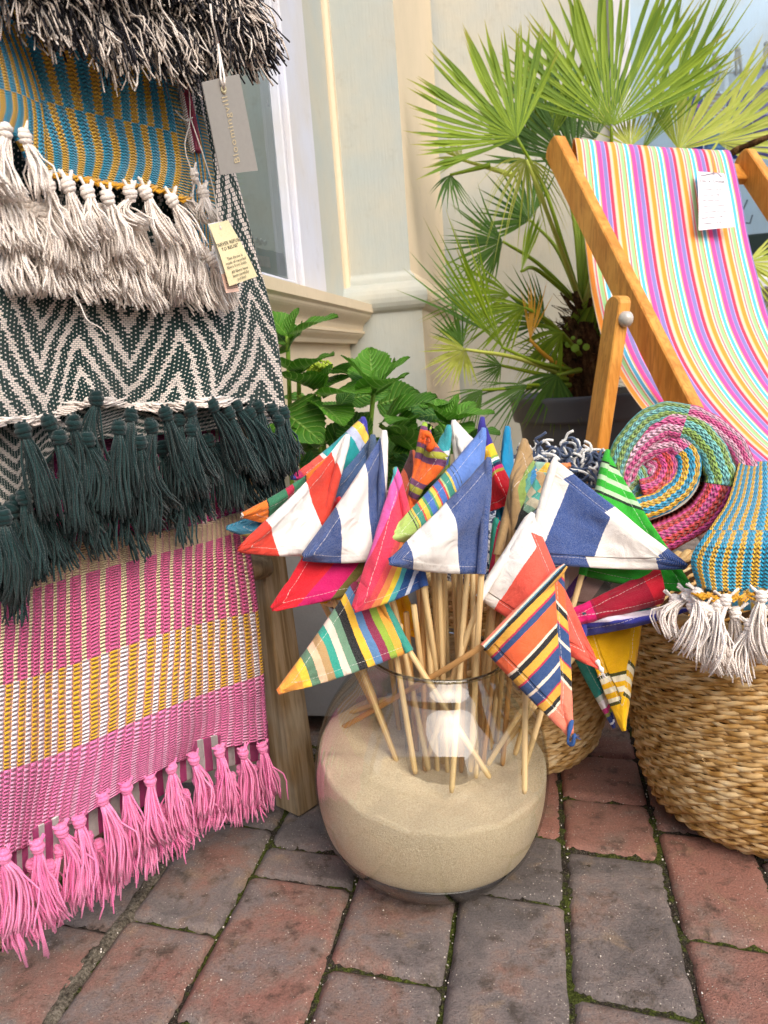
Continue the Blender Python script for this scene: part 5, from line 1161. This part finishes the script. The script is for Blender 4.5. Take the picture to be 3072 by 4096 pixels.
# ---------------------------------------------------------------- deckchair
dc0 = D(2400, 1700, 1.75); dc0[2] = 0
dk = empty('deckchair', dc0, 'wooden deckchair with a rainbow striped canvas sling and a paper sign', 'deckchair')
def beech(c):
    o = c.obj(); n = c.noise(c.map(o, (3, 3, 1)), 6, 4, .6, .8); f = c.noise(c.map(o, (60, 60, 5)), 2, 3)
    g = c.noise(c.map(o, (26, 26, 3)), 3, 5, .65, 1.2); w = c.noise(o, 70, 4, .7).gt(.68)
    col = c.mix(n.sm(.3, .7), '#c47f2f', '#e2a24c'); col = c.mix(g.sm(.48, .62) * .45, col, '#a05f20'); col = c.mix(w * .25, col, '#8a5a2a')
    return dict(c=c.val(col, (f - .5) * .3 + 1), h=f + g, s=.3, d=.0008)
BEECH = mat('varnished_beech', beech, .42, .4)
Lt = D(2214, 575, 1.98); Lb = D(2782, 1715, 1.56)
ldir = nz(Lb - Lt); Lbb = Lb + ldir * .45
Rt = D(2958, 610, 2.16); side = Rt - Lt; side = side - ldir * (side @ ldir); Wd = np.linalg.norm(side); sdn = nz(side); upn = nz(np.cross(sdn, ldir))
if upn[2] < 0: upn = -upn
def rail(p0, p1, nm='rail', w=.062, th=.026, rnd_end=True):
    mb = MB(); t = nz(p1 - p0); L = np.linalg.norm(p1 - p0)
    prof = []  # outline in (along, up) with a rounded end
    for k in range(13): a = pi * k / 12 + pi / 2; prof.append((w / 2 * .55 + w / 2 * cos(a) * .55, w / 2 * sin(a)))
    prof += [(L - .005, -w / 2), (L, -w / 2 + .005), (L, w / 2 - .005), (L - .005, w / 2)]
    bv = .003; V = []; n = len(prof)
    sgn = [(-th / 2, -bv), (-th / 2 + bv, 0), (th / 2 - bv, 0), (th / 2, -bv)]
    cen = np.array([sum(q[0] for q in prof) / n, 0])
    for (s_, ins) in sgn:
        for (a, u) in prof:
            da = (1 if a < L / 2 else -1) * -ins * (1 if a < .02 or a > L - .02 else 0); uu = u + (-ins if u < 0 else ins) * (1 if abs(u) > w / 2 - .02 else .0)
            V.append(p0 + t * (a + da) + upn_(t) * uu + sdn * s_)
    Fc = []
    for r in range(3):
        for i in range(n): Fc.append((r * n + i, r * n + (i + 1) % n, (r + 1) * n + (i + 1) % n, (r + 1) * n + i))
    Fc += [tuple(range(n - 1, -1, -1)), tuple(range(3 * n, 4 * n))]
    mb.add(V, Fc); return obj(nm, mb, BEECH, dk, smooth=False)
def upn_(t): q = upn - t * (upn @ t); return nz(q)
rail(Lt, Lbb, w=.066, th=.03); rail(Lt + sdn * Wd, Lbb + sdn * Wd, w=.066, th=.03)
# strut outside the left rail
jt = D(2520, 1240, 1.64); jb = D(2440, 1760, 1.69); js = nz(jb - jt)
sd_keep = sdn; rail(jt - js * .03 - sdn * .032, jb + js * .42 - sdn * .032, 'strut', .064, .030)
rail(jt - js * .03 - sdn * .032 + sdn * (Wd + .064), jb + js * .42 - sdn * .032 + sdn * (Wd + .064), 'strut', .064, .030)
mb = MB(); bc = D(2494, 1276, 1.60); lathe(mb, bc + sdn * .01, [(0, .016), (.010, .016), (.016, .0125), (.020, .006), (.021, .0003)], 24, nz(CAM - bc) * .3 - sdn); obj('bolt', mb, plain('steel_bolt', '#b9b3aa', .25, .8), dk)
mb = MB(); bt = Lt + ldir * .05 - upn_(ldir) * .022; bar(mb, bt, bt + sdn * Wd, .062, .026, ldir, .004); obj('crossbar', mb, BEECH, dk, smooth=False)
mb = MB(); bt2 = Lbb - ldir * .05; bar(mb, bt2, bt2 + sdn * Wd, .05, .028, upn, .004); obj('crossbar', mb, BEECH, dk, smooth=False)
# canvas sling
le = [(2292, 556, 1.985), (2305, 585, 1.95), (2325, 800, 1.93), (2342, 980, 1.90), (2368, 1180, 1.85), (2420, 1385, 1.78), (2520, 1570, 1.68), (2680, 1760, 1.55), (2900, 1960, 1.42)]
re_ = [(2908, 603, 2.125), (2930, 630, 2.09), (2962, 770, 2.07), (2990, 930, 2.04), (3030, 1100, 1.98), (3085, 1290, 1.90), (3190, 1490, 1.80), (3340, 1680, 1.68), (3520, 1850, 1.56)]
LE = [D(*q) for q in le]; RE = [D(*q) for q in re_]; G = []; U = []
LE.insert(0, LE[0] + upn * -.01 + np.array([0, .045, -.02])); RE.insert(0, RE[0] + upn * -.01 + np.array([0, .045, -.02]))
for i in range(121):
    t = i / 120; a = crom(LE, t); b = crom(RE, t); g = []; u_ = []
    for j in range(61): s = j / 60; g.append(a + (b - a) * s + np.array([0, 0, -.012 * sin(pi * s) * sin(pi * t)]) + np.array([0, .003, 0]) * nz3(s * 5, t * 7, 2)); u_.append((s, t))
    G.append(g); U.append(u_)
STR_ = st(11, '#ec559e', 2, '#b67fc2', 10, '#857cb6', 2, '#b4a6dd', 9, '#e0435a', 2, '#efb0a8', 6, '#d6c0aa', 2, '#f2b866', 11, '#ee9440', 4, '#cfcfc2', 4, '#dc7388', 3, '#bfd8b2', 9, '#98c98a', 3, '#cc7058', 3, '#efe9e0', 9, '#5db6d6', 3, '#e4ecec', 4, '#f0a878')
def deckm(c):
    u, v = c.uv(); o = c.obj(); f = c.noise(o, 900, 2, .7); col = c.ramp((u * 4.75 + .42).frac(), STR_, True)
    w = ((u * 1900).sin() + (v * 3000).sin()) * .25
    return dict(c=c.val(col, (f - .5) * .3 + 1), h=w + f, s=.4, d=.0006)
DM = mat('striped_canvas', deckm, .85, .1, Sheen_Weight=.1)
mb = MB(); grid_shell(mb, G, .0015, U); obj('canvas', mb, DM, dk)
# the sign
P = [D(2788, 686, 2.02), D(2896, 694, 2.03), D(2938, 907, 1.98), D(2795, 921, 1.97)]
sg_ = empty('deckchair_sign', P[0], 'white handwritten DECK CHAIR paper sign tied to the striped canvas', 'sign')
N = tag_plate('card', P, .0012, plain('paper_white', '#f3edf2', .8, nsc=60, amp=.03), sg_, .004)
PEN = plain('grey_pen', '#453d42', .8); RED = plain('red_dot', '#d4626a', .8)
def sp_(f, g): return (P[0] * (1 - g) + P[1] * g) * (1 - f) + (P[3] * (1 - g) + P[2] * g) * f + N * (.0008 + .004 * sin(pi * f))
for f, txt, size, w in [(.20, 'DECK CHAIR', .0118, 0), (.335, '\u2022 Wooden Frame', .0080, 0), (.44, '\u2022 Hand dyed fabric', .0078, 0), (.535, '\u2022 By Deck-chairs', .0080, 0), (.63, '\u2022 Numerous colours', .0076, 0), (.73, '\u2022 Most made to order', .0076, 0), (.825, 'Small sized  \u00a3100', .0082, 0), (.92, '3 Indoor  -  \u00a320', .0082, 0)]:
    rt = nz(sp_(f, 1) - sp_(f, 0)); yd = nz(np.cross(N, rt)); yd = yd if yd[2] > 0 else -yd
    text_mesh('handwriting', txt, size, sp_(f, .08), rt, yd, PEN, sg_, 'LEFT', spacing=1.02)
mb = MB()
for f, g in [(.04, .06), (.05, .93), (.5, .03), (.48, .96), (.75, .03), (.74, .97), (.95, .05), (.97, .5), (.94, .94)]:
    rt = nz(P[1] - P[0]); yd = nz(np.cross(N, rt)); q = sp_(f, g); mb.add([q + rt * .0012 * cos(a) + yd * .0012 * sin(a) for a in np.linspace(0, 2 * pi, 9)[:-1]], [tuple(range(8))])
obj('red_dots', mb, RED, sg_, smooth=False)
mb = MB(); q = D(2850, 655, 2.015); tube(mb, [crom([sp_(.085, .09), sp_(.05, .4) + N * .002, sp_(.02, .7) + N * .003, sp_(.085, .88)], t) for t in np.linspace(0, 1, 14)], .0012, 5); tube(mb, [sp_(.04, .6), q + N * .002, q + np.array([0, .01, .03])], .001, 5); obj('string', mb, plain('bakers_twine', '#8d8490', .9), sg_)
# ---------------------------------------------------------------- planter and palm
pc = D(2330, 1570, 2.30); pr_ = .215
pl = empty('plastic_planter', (pc[0], pc[1], 0), 'dark grey round plastic planter holding the fan palm', 'planter')
zr = pc[2] - .005
mb = MB(); lathe(mb, (pc[0], pc[1], 0), [(.002, .02), (0, .135), (.004, .14), (zr - .09, .186), (zr - .075, .189), (zr - .07, .190), (zr - .068, .205), (zr - .06, .2075), (zr - .012, pr_ - .002), (zr, pr_ + .004), (zr + .006, pr_ - .002), (zr + .004, .198), (zr - .05, .185)], 72); obj('pot', mb, plain('grey_plastic', '#4a4c52', .5, .4, amp=.08), pl)
mb = MB(); lathe(mb, (pc[0], pc[1], 0), [(zr - .03, .19), (zr - .025, .1), (zr - .02, .001)], 40); obj('compost', mb, plain('compost', '#2d231b', .95, nsc=60, amp=.6, bump=.01), pl)
palm = empty('fan_palm', (pc[0], pc[1], zr - .02), 'green fan palm with a fibrous trunk growing in the grey planter', 'palm')
tb0 = np.array([pc[0] - .005, pc[1], zr - .03]); tt0 = D(2345, 1235, 2.28); tt0[1] = pc[1]
def trunkm(c): o = c.obj(); n = c.noise(c.map(o, (1, 1, .3)), 60, 5, .7); return dict(c=c.ramp(n, [(.3, '#1f150e'), (.5, '#4d3622'), (.7, '#8a6a44')]), h=n, s=1, d=.01)
TRK = mat('palm_fibre', trunkm, .95, .1)
mb = MB(); tube(mb, [tb0 + (tt0 - tb0) * k / 8 + np.array([.006 * sin(k * 2), 0, 0]) for k in range(9)], [.085, .09, .088, .085, .08, .075, .066, .056, .04], 24)
for k in range(130):
    t = rnd.random() ** .8; a = rnd.uniform(0, 2 * pi); c_ = tb0 + (tt0 - tb0) * t; d = np.array([cos(a), sin(a), 0]); r = .085 - .03 * t
    p = c_ + d * r * .9; q = p + d * rnd.uniform(.02, .05) + np.array([0, 0, rnd.uniform(.02, .06)]); s = np.cross(d, [0, 0, 1]) * rnd.uniform(.006, .014)
    mb.add([p - s, p + s, q + s * .6, q - s * .6, p - s + d * -.01, p + s + d * -.01], [(0, 1, 2, 3), (3, 2, 5, 4)], None, rnd.random())
for k in range(420):
    t = rnd.random(); a = rnd.uniform(0, 2 * pi); c_ = tb0 + (tt0 - tb0) * t; d = np.array([cos(a), sin(a), rnd.uniform(-.8, 1.2)]); p = c_ + nz(d) * .07
    tube(mb, [p, p + nz(d) * .02 + np.array([rnd.gauss(0, .006), 0, 0]), p + nz(d) * rnd.uniform(.03, .06) + np.array([rnd.gauss(0, .016), 0, rnd.gauss(0, .014)])], [.0013, .001, .0005], 4)
obj('trunk', mb, TRK, palm)
mb = MB()
for (px, py, r) in [(2345, 1388, .010), (2300, 1392, .012), (2272, 1378, .009), (2318, 1368, .008), (2292, 1352, .006)]:
    q = D(px, py, 2.16); a = rnd.uniform(0, 3); mb.add([q + r * np.array([cos(a + k), -.3 * abs(sin(k * 1.3)), sin(a + k)]) for k in np.linspace(0, 2 * pi, 10)[:-1]] + [q + np.array([0, -.006, 0])], [(k, (k + 1) % 9, 9) for k in range(9)])
obj('weed_seedling', mb, plain('bright_leaf', '#8bb23c', .6), palm)
def leafm(name, h1, h2, h3, trans=.25):
    def fn(c):
        u, v = c.uv(); o = c.obj(); n = c.noise(o, 9, 3); ln = ((u * 60).sin() * .5 + .5)
        col = c.mix((c.var() * .7 + n * .5 - .1), h1, h2); col = c.mix(v.sm(.82, 1.0) * .8, col, h3)
        return dict(c=c.val(col, ln * .12 + .94), h=ln, s=.3, d=.001)
    m = mat(name, fn, .5, .35); nt = m.node_tree; b = nt.nodes['Principled BSDF']; o = nt.nodes['Material Output']
    t = nt.nodes.new('ShaderNodeBsdfTranslucent'); mx = nt.nodes.new('ShaderNodeMixShader'); mx.inputs[0].default_value = trans
    src = b.inputs['Base Color'].links[0].from_socket; nt.links.new(src, t.inputs[0]); nt.links.new(b.outputs[0], mx.inputs[1]); nt.links.new(t.outputs[0], mx.inputs[2]); nt.links.new(mx.outputs[0], o.inputs[0]); return m
PG = leafm('palm_green', '#587c16', '#98b02c', '#b5a552'); PD = leafm('palm_dark', '#33591f', '#5d8431', '#8b8a45'); PY_ = leafm('palm_lime', '#a3b443', '#c6cc66', '#d9c878'); PO = leafm('palm_ochre', '#c08a2a', '#d9a63a', '#9a6a35')
def frond(hub, R, a0, a1, n, mt, join=.68, yaw=0.0, pitch=0.0, droop=0.0, stem=None, w=None, d=None, fold=.4, lenv=.12, narrow=1.0):
    """hub px+depth; angles in degrees counter-clockwise from right, in a plane facing the street turned by yaw, pitch"""
    c0 = D(*hub); ex = np.array([cos(radians(yaw)), sin(radians(yaw)), 0]); ez = np.array([0, -sin(radians(pitch)), cos(radians(pitch))]); ez = nz(ez - ex * (ex @ ez)); ny = np.cross(ez, ex) * -1
    if ny[1] > 0: ny = -ny
    mb = MB(); hw = (a1 - a0) / max(1, n - 1) / 2
    rr = random.Random(int(hub[0] * 3 + hub[1]))
    for k in range(n):
        f = k / max(1, n - 1); a = radians(a0 + (a1 - a0) * f + rr.gauss(0, .8)); Rk = R * (1 - .25 * abs(f - .5) ** 1.5 * 2 + rr.uniform(-lenv, lenv * .6)); ha = radians(hw) * 1.04
        ctr, lf, rg, uv = [], [], [], []; ns = 12; twist = rr.gauss(0, .12); bd = rr.gauss(0, .05) * R; dd = rr.uniform(.5, 1.4)
        for i in range(ns + 1):
            t = i / ns; r = Rk * (.015 + .985 * t); cy = ny * (-.10 * R * sin(pi * min(1, t)) * .5) + ny * rr.gauss(0, .001) 
            dirv = ex * cos(a) + ez * sin(a); perp = -ex * sin(a) + ez * cos(a)
            half = min(r * math.tan(ha), Rk * join * 1.12 * math.tan(ha) * (1 if t < join else max(.03, 1 - ((t - join) / (1 - join)) ** 1.1))) * narrow if t > .0 else .0005
            p = c0 + dirv * r + cy + perp * bd * t * t - np.array([0, 0, 1]) * droop * R * dd * t * t * (abs(cos(a)) * .6 + .6)
            ridge = ny * half * fold
            ctr.append(p - ridge * .5); lf.append(p + perp * half + ridge * .5); rg.append(p - perp * half + ridge * .5); uv.append(t)
        V = lf + ctr + rg; U = [(0, t) for t in uv] + [(.5, t) for t in uv] + [(1, t) for t in uv]; m_ = ns + 1; Fc = []
        for i in range(ns): Fc += [(i, i + 1, m_ + i + 1, m_ + i), (m_ + i, m_ + i + 1, 2 * m_ + i + 1, 2 * m_ + i)]
        mb.add(V, Fc, U, rr.random() * .98 + .01)
    o = obj('frond', mb, mt, palm)
    if stem:
        P = [D(*q) for q in stem] + [c0]; mb = MB(); tube(mb, [crom(P, t) for t in np.linspace(0, 1, 14)], [.008 - .004 * t for t in np.linspace(0, 1, 14)], 7, c=.7); obj('petiole', mb, mt if mt is not PD else PG, palm)
T0 = (2330, 1230, 2.28)
frond((2068, 552, 2.12), .335, 58, 194, 44, PG, yaw=8, pitch=-8, stem=[T0, (2270, 1040, 2.25), (2180, 760, 2.2)])
frond((2446, 506, 2.16), .43, 18, 154, 52, PG, yaw=0, pitch=-6, stem=[T0, (2380, 900, 2.26), (2440, 640, 2.2)])
frond((2300, 640, 2.32), .36, 70, 175, 30, PD, yaw=14, pitch=-14, stem=[T0, (2330, 900, 2.32)])
frond((2200, 560, 2.34), .33, 55, 130, 22, PG, yaw=-12, pitch=-10, stem=[T0, (2300, 800, 2.34)])
frond((2570, 600, 2.24), .52, 42, 78, 20, PG, yaw=-8, pitch=-10, stem=[T0, (2440, 900, 2.3)], join=.55, lenv=.2)
frond((2520, 590, 2.20), .16, 40, 150, 16, PY_, yaw=20, pitch=10, stem=[T0], join=.3)
frond((2715, 600, 2.28), .34, 8, 120, 26, PY_, yaw=-10, pitch=-12, stem=[T0, (2540, 900, 2.3)], join=.4, lenv=.22)
frond((2870, 570, 2.38), .34, -25, 70, 24, PY_, yaw=20, pitch=6, stem=[T0, (2640, 900, 2.36)], lenv=.25)
frond((2106, 640, 2.05), .17, 150, 345, 20, PY_, yaw=-10, pitch=30, droop=.75, stem=[T0, (2200, 880, 2.12)], join=.22, narrow=.85)
frond((2010, 965, 2.2), .20, 120, 262, 24, PD, yaw=25, pitch=10, stem=[T0, (2160, 1060, 2.24)], join=.35)
frond((2120, 880, 2.3), .22, 60, 200, 20, PD, yaw=-20, pitch=-10, stem=[T0, (2230, 1000, 2.3)], join=.35)
frond((1850, 640, 2.25), .12, 95, 200, 14, PY_, yaw=40, pitch=10, stem=[(2050, 700, 2.2)], join=.3, droop=.2)
frond((1800, 700, 2.2), .10, 200, 330, 12, PD, yaw=30, pitch=-10, droop=.3, stem=[(1960, 660, 2.2)], join=.3)
frond((2085, 1085, 2.1), .17, 62, 84, 7, PG, yaw=0, pitch=0, join=.6, stem=[T0, (2150, 1080, 2.2)])
frond((2010, 1390, 2.06), .37, 108, 140, 18, PG, yaw=30, pitch=20, join=.5, stem=[(2280, 1480, 2.2), (2150, 1450, 2.12)], lenv=.25)
frond((1960, 1330, 2.1), .30, 120, 150, 12, PD, yaw=10, pitch=-10, join=.5, lenv=.3)
frond((1862, 1398, 2.0), .125, 140, 292, 20, PY_, yaw=18, pitch=20, stem=[(2260, 1500, 2.2), (2060, 1430, 2.08)], join=.4)
frond((1850, 1390, 2.02), .13, 80, 150, 10, PD, yaw=10, pitch=20, join=.4)
frond((2006, 1462, 2.1), .10, 130, 262, 18, PD, yaw=10, pitch=10, stem=[(2270, 1520, 2.2)], join=.3)
frond((2120, 1358, 2.14), .165, 62, 100, 10, PO, yaw=-15, pitch=0, stem=[(2290, 1500, 2.2), (2180, 1420, 2.16)], join=.4)
frond((2110, 1540, 2.12), .20, 160, 235, 16, PD, yaw=20, pitch=-10, stem=[(2280, 1540, 2.2)], join=.3, droop=.2)
frond((2220, 1430, 2.2), .16, 110, 180, 12, PD, yaw=-20, pitch=0, stem=[(2300, 1500, 2.24)], join=.3)
frond((2420, 1440, 2.2), .14, 20, 100, 12, PG, yaw=-20, pitch=0, stem=[(2360, 1500, 2.24)], join=.3)
frond((2150, 600, 2.36), .30, 85, 160, 26, PG, yaw=22, pitch=-6, stem=[T0, (2280, 800, 2.34)], join=.5)
frond((2380, 560, 2.4), .40, 60, 150, 30, PD, yaw=-8, pitch=-16, stem=[T0], join=.5)
frond((2040, 1180, 2.16), .26, 130, 215, 18, PG, yaw=20, pitch=14, stem=[(2290, 1420, 2.24), (2160, 1260, 2.2)], join=.35, droop=.2)
frond((2180, 1290, 2.26), .2, 95, 200, 18, PD, yaw=-10, pitch=5, stem=[(2300, 1450, 2.26)], join=.35)
frond((1930, 1560, 2.1), .15, 170, 260, 14, PD, yaw=10, pitch=-10, stem=[(2280, 1540, 2.2)], join=.3, droop=.3)
frond((2250, 1330, 2.12), .17, 150, 260, 16, PG, yaw=-15, pitch=10, stem=[(2320, 1420, 2.2)], join=.4, droop=.3)
frond((2230, 1500, 2.1), .16, 170, 300, 18, PD, yaw=-15, pitch=10, stem=[(2320, 1480, 2.2)], join=.4, droop=.2)
frond((2390, 1180, 2.16), .2, 200, 290, 16, PG, yaw=-10, pitch=10, stem=[(2345, 1230, 2.24)], join=.4, droop=.4)
frond((2100, 1230, 2.12), .2, 150, 250, 18, PG, yaw=12, pitch=10, stem=[(2300, 1400, 2.22), (2200, 1290, 2.16)], join=.4, droop=.2)
frond((2990, 1050, 2.45), .22, -60, 40, 12, PY_, yaw=20, pitch=0, stem=[T0, (2700, 1000, 2.4)], join=.3)
frond((2960, 1380, 2.5), .22, 0, 75, 14, PG, yaw=20, pitch=0, stem=[T0, (2700, 1300, 2.4)], join=.3)
# dead stalk, upper right
mb = MB(); P = [D(2850, 655, 2.4), D(2950, 600, 2.35), D(3080, 545, 2.3)]; tube(mb, [crom(P, t) for t in np.linspace(0, 1, 9)], [.014, .012, .013, .010, .012, .009, .011, .009, .008], 8); obj('dead_stalk', mb, TRK, palm)
# ---------------------------------------------------------------- hydrangea in a grey planter
hp = Zp(1360, 2850, .04); hx0 = Zp(1235, 2850, .04)
pt = empty('concrete_planter', (hp[0], hp[1], 0), 'low grey concrete planter behind the wooden rack leg', 'planter')
mb = MB(); w_ = .21
pcx = hp[0] + .02; pcy = hp[1] + w_ * .9
for sx, sy, ax_, ay_ in [(0, -1, w_, .012), (0, 1, w_, .012), (-1, 0, .012, w_ - .025), (1, 0, .012, w_ - .025)]:
    box(mb, (pcx + sx * (w_ - .0125), pcy + sy * (w_ - .0125), .04 + .17), (ax_, 0, 0), (0, ay_, 0), (0, 0, .17), bev=.003)
box(mb, (pcx, pcy, .05), (w_ - .03, 0, 0), (0, w_ - .03, 0), (0, 0, .008))
obj('trough', mb, plain('grey_concrete', '#8f9092', .85, nsc=20, amp=.15, bump=.002), pt, smooth=False)
mb = MB()
for sx in (-1, 1):
    for sy in (-1, 1): box(mb, (pcx + sx * (w_ - .06), pcy + sy * (w_ - .06), .0205), (.03, 0, 0), (0, .03, 0), (0, 0, .0195), bev=.002)
obj('foot', mb, plain('dark_foot', '#2c2a28', .9), pt, smooth=False)
mb = MB(); lathe(mb, (pcx, pcy, 0), [(.33, .18), (.34, .001)], 20); obj('compost', mb, plain('compost2', '#2a2019', .95, nsc=60, amp=.5, bump=.01), pt)
hyd = empty('hydrangea', (pcx, pcy, .34), 'leafy green hydrangea bush with serrated leaves and one pale flower bud', 'shrub')
def hleaf(c):
    u, v = c.uv(); o = c.obj(); x = (u - .5).abs() * 2; n = c.noise(o, 30, 3)
    vein = ((v * 9 - x * 2.6).frac() - .5).abs(); vn = vein.lt(.07) * x.gt(.04); mid = x.lt(.035); q = vn.mx(mid)
    fine = c.noise(c.vec(u * 30, v * 40), 1.6, 3)
    col = c.mix((c.var() * .8 + n * .4 - .1), '#2a5f1b', '#63a02c'); col = c.mix(q * .55, col, '#a3c765')
    puff = (vein * 2).pw(.5) * (x * -1 + 1.2)
    return dict(c=c.val(col, (fine - .5) * .3 + 1), h=puff + fine * .4, s=.9, d=.003)
HL = mat('hydrangea_leaf', hleaf, .42, .4); nt = HL.node_tree; b = nt.nodes['Principled BSDF']; o_ = nt.nodes['Material Output']; t_ = nt.nodes.new('ShaderNodeBsdfTranslucent'); mx_ = nt.nodes.new('ShaderNodeMixShader'); mx_.inputs[0].default_value = .3
nt.links.new(b.inputs['Base Color'].links[0].from_socket, t_.inputs[0]); nt.links.new(b.outputs[0], mx_.inputs[1]); nt.links.new(t_.outputs[0], mx_.inputs[2]); nt.links.new(mx_.outputs[0], o_.inputs[0])
fol = MB()
def hl(b0, t0, w, roll=0.0, cup=.25, curl=.12, var=.5, N0=None):
    """ovate serrated leaf from base to tip"""
    b0, t0 = np.array(b0), np.array(t0); ax = t0 - b0; L = np.linalg.norm(ax); ax = ax / L
    n0 = N0 if N0 is not None else np.array([0, -.6, .8]); sd_ = nz(np.cross(ax, n0)); nn = np.cross(sd_, ax); sd_, nn = sd_ * cos(roll) + nn * sin(roll), nn * cos(roll) - sd_ * sin(roll)
    nl, nw = 26, 10; V = []; U = []; Fc = []
    for i in range(nl + 1):
        t = i / nl; wd = w * L * (math.sin(pi * t ** .78)) ** .8 * (1 - .25 * t) + .0004; tooth = 1 + (.055 if i % 2 else -.02)
        for j in range(nw + 1):
            s = j / nw * 2 - 1; k = tooth if abs(s) > .99 else 1
            vein = .012 * L * abs(sin((t * 9 - abs(s) * 2.6) * pi)) * (1 - abs(s) * .5)
            p = b0 + ax * L * (t + (.02 if abs(s) > .99 and i % 2 else 0)) + sd_ * wd * s * k * (1 - .18 * cup * abs(s)) + nn * (cup * wd * abs(s) ** 1.3 - curl * L * t * t * 1.2 + curl * L * t * .6 + vein + .03 * L * sin(t * 11 + s * 2) * abs(s))
            V.append(p); U.append((j / nw, t))
    for i in range(nl):
        for j in range(nw): a = i * (nw + 1) + j; Fc.append((a, a + 1, a + nw + 2, a + nw + 1))
    fol.add(V, Fc, U, var)
hd = 1.36
def H(bx, by, tx, ty, w, roll=0, var=.5, d0=hd, d1=None, cup=.3, curl=.12): hl(D(bx, by, d0), D(tx, ty, d1 if d1 else d0), w, roll, cup, curl, var)
# top sprig, left
H(1148, 1345, 1055, 1232, .55, -.5, .75); H(1150, 1342, 1190, 1228, .40, .3, .7); H(1160, 1355, 1345, 1252, .36, .4, .62, d1=1.30); H(1145, 1380, 1075, 1300, .5, -.3, .4, d1=1.42); H(1155, 1400, 1190, 1330, .5, .6, .5, d1=1.44)
# second tier
H(1190, 1500, 1330, 1405, .42, .5, .55, d1=1.28); H(1190, 1500, 1085, 1420, .42, -.4, .45, d1=1.3); H(1250, 1560, 1100, 1480, .42, -.2, .3, d1=1.26); H(1280, 1560, 1325, 1455, .42, .2, .95, d1=1.34); H(1275, 1560, 1220, 1480, .45, -.3, .9, d1=1.3)
H(1290, 1590, 1480, 1555, .42, .5, .8, d1=1.27); H(1300, 1560, 1400, 1490, .4, .2, .15, d1=1.45); H(1280, 1620, 1380, 1690, .40, .6, .55, d1=1.26); H(1330, 1480, 1410, 1492, .35, .3, .1, d1=1.46)
# middle sprig
H(1490, 1570, 1375, 1412, .42, -.5, .72, d1=1.3); H(1495, 1560, 1475, 1380, .42, .1, .8, d1=1.42); H(1500, 1560, 1630, 1420, .36, .4, .85, d1=1.33); H(1490, 1585, 1612, 1492, .5, .5, .78, d1=1.26); H(1500, 1560, 1560, 1460, .5, .6, .5, d1=1.44); H(1480, 1560, 1500, 1470, .3, 0, .95)
# right, broad dark leaves
H(1520, 1700, 1740, 1572, .42, .35, .35, d1=1.3); H(1520, 1760, 1660, 1700, .5, .1, .3, d1=1.26); H(1640, 1680, 1560, 1690, .5, -.2, .45, d0=1.3, d1=1.24); H(1680, 1840, 1568, 1688, .45, -.4, .5, d0=1.34, d1=1.24); H(1700, 1640, 1800, 1600, .5, .2, .6, d1=1.42)
H(1800, 1690, 1690, 1600, .45, -.3, .7, d1=1.3); H(1800, 1690, 1975, 1640, .36, .5, .85, d1=1.3); H(1790, 1690, 1830, 1575, .36, .3, .95, d1=1.36); H(1790, 1700, 1900, 1600, .36, .2, .85, d1=1.4); H(1780, 1700, 1860, 1740, .5, .5, .6, d1=1.28); H(1790, 1690, 1750, 1590, .4, -.2, .9, d1=1.38)
H(1440, 1780, 1400, 1640, .5, .2, .1, d1=1.4); H(1330, 1800, 1480, 1640, .45, .3, .15, d1=1.4); H(1180, 1700, 1260, 1640, .5, .2, .3); H(1120, 1640, 1290, 1760, .45, 0, .3, d1=1.27); H(1260, 1830, 1180, 1700, .5, -.2, .15, d1=1.3); H(1290, 1780, 1190, 1820, .45, -.2, .25, d1=1.28); H(1600, 1780, 1750, 1830, .5, .2, .15, d1=1.3)
for k in range(70):
    x = rnd.uniform(1080, 1900); y = rnd.uniform(1580, 2150) if x < 1800 else rnd.uniform(1700, 2000); a = rnd.uniform(0, 2 * pi); r = rnd.uniform(110, 180); d = rnd.uniform(1.38, 1.6)
    H(x, y, x + r * cos(a), y + r * sin(a) * .7, rnd.uniform(.38, .5), rnd.uniform(-.6, .6), rnd.uniform(0, .4), d0=d, d1=d + rnd.uniform(-.08, .06))
obj('foliage', fol, HL, hyd)
mb = MB()
for P in [[(1165, 1900, 1.42), (1160, 1650, 1.40), (1150, 1342, 1.36)], [(1285, 1900, 1.40), (1282, 1700, 1.38), (1275, 1560, 1.36)], [(1480, 1900, 1.42), (1482, 1720, 1.38), (1495, 1565, 1.36)], [(1790, 1950, 1.42), (1795, 1690, 1.36)], [(1200, 1800, 1.45), (1195, 1500, 1.37)], [(1620, 1950, 1.42), (1600, 1780, 1.38), (1520, 1700, 1.36)], [(1282, 1650, 1.38), (1240, 1620, 1.36), (1190, 1580, 1.36)]]:
    Q = [D(*q) for q in P]
    if len(Q) == 2: Q.insert(1, (Q[0] + Q[1]) / 2)
    low = Q[0].copy(); low[2] = .33; Q.insert(0, low); tube(mb, [crom(Q, t) for t in np.linspace(0, 1, 12)], .0042, 8, c=.5)
obj('stem', mb, plain('green_stem', '#7da03a', .5), hyd)
mb = MB()
for k in range(150):
    q = D(1270 + rnd.gauss(0, 26), 1468 + rnd.gauss(0, 11), 1.40 + rnd.gauss(0, .012)); r = rnd.uniform(.0018, .0034); lathe(mb, q, [(-r, .0002), (-r * .6, r * .8), (0, r), (r * .6, r * .8), (r, .0002)], 7, (0, 0, 1))
obj('flower_bud', mb, plain('lime_bud', '#a9bf3c', .6), hyd)
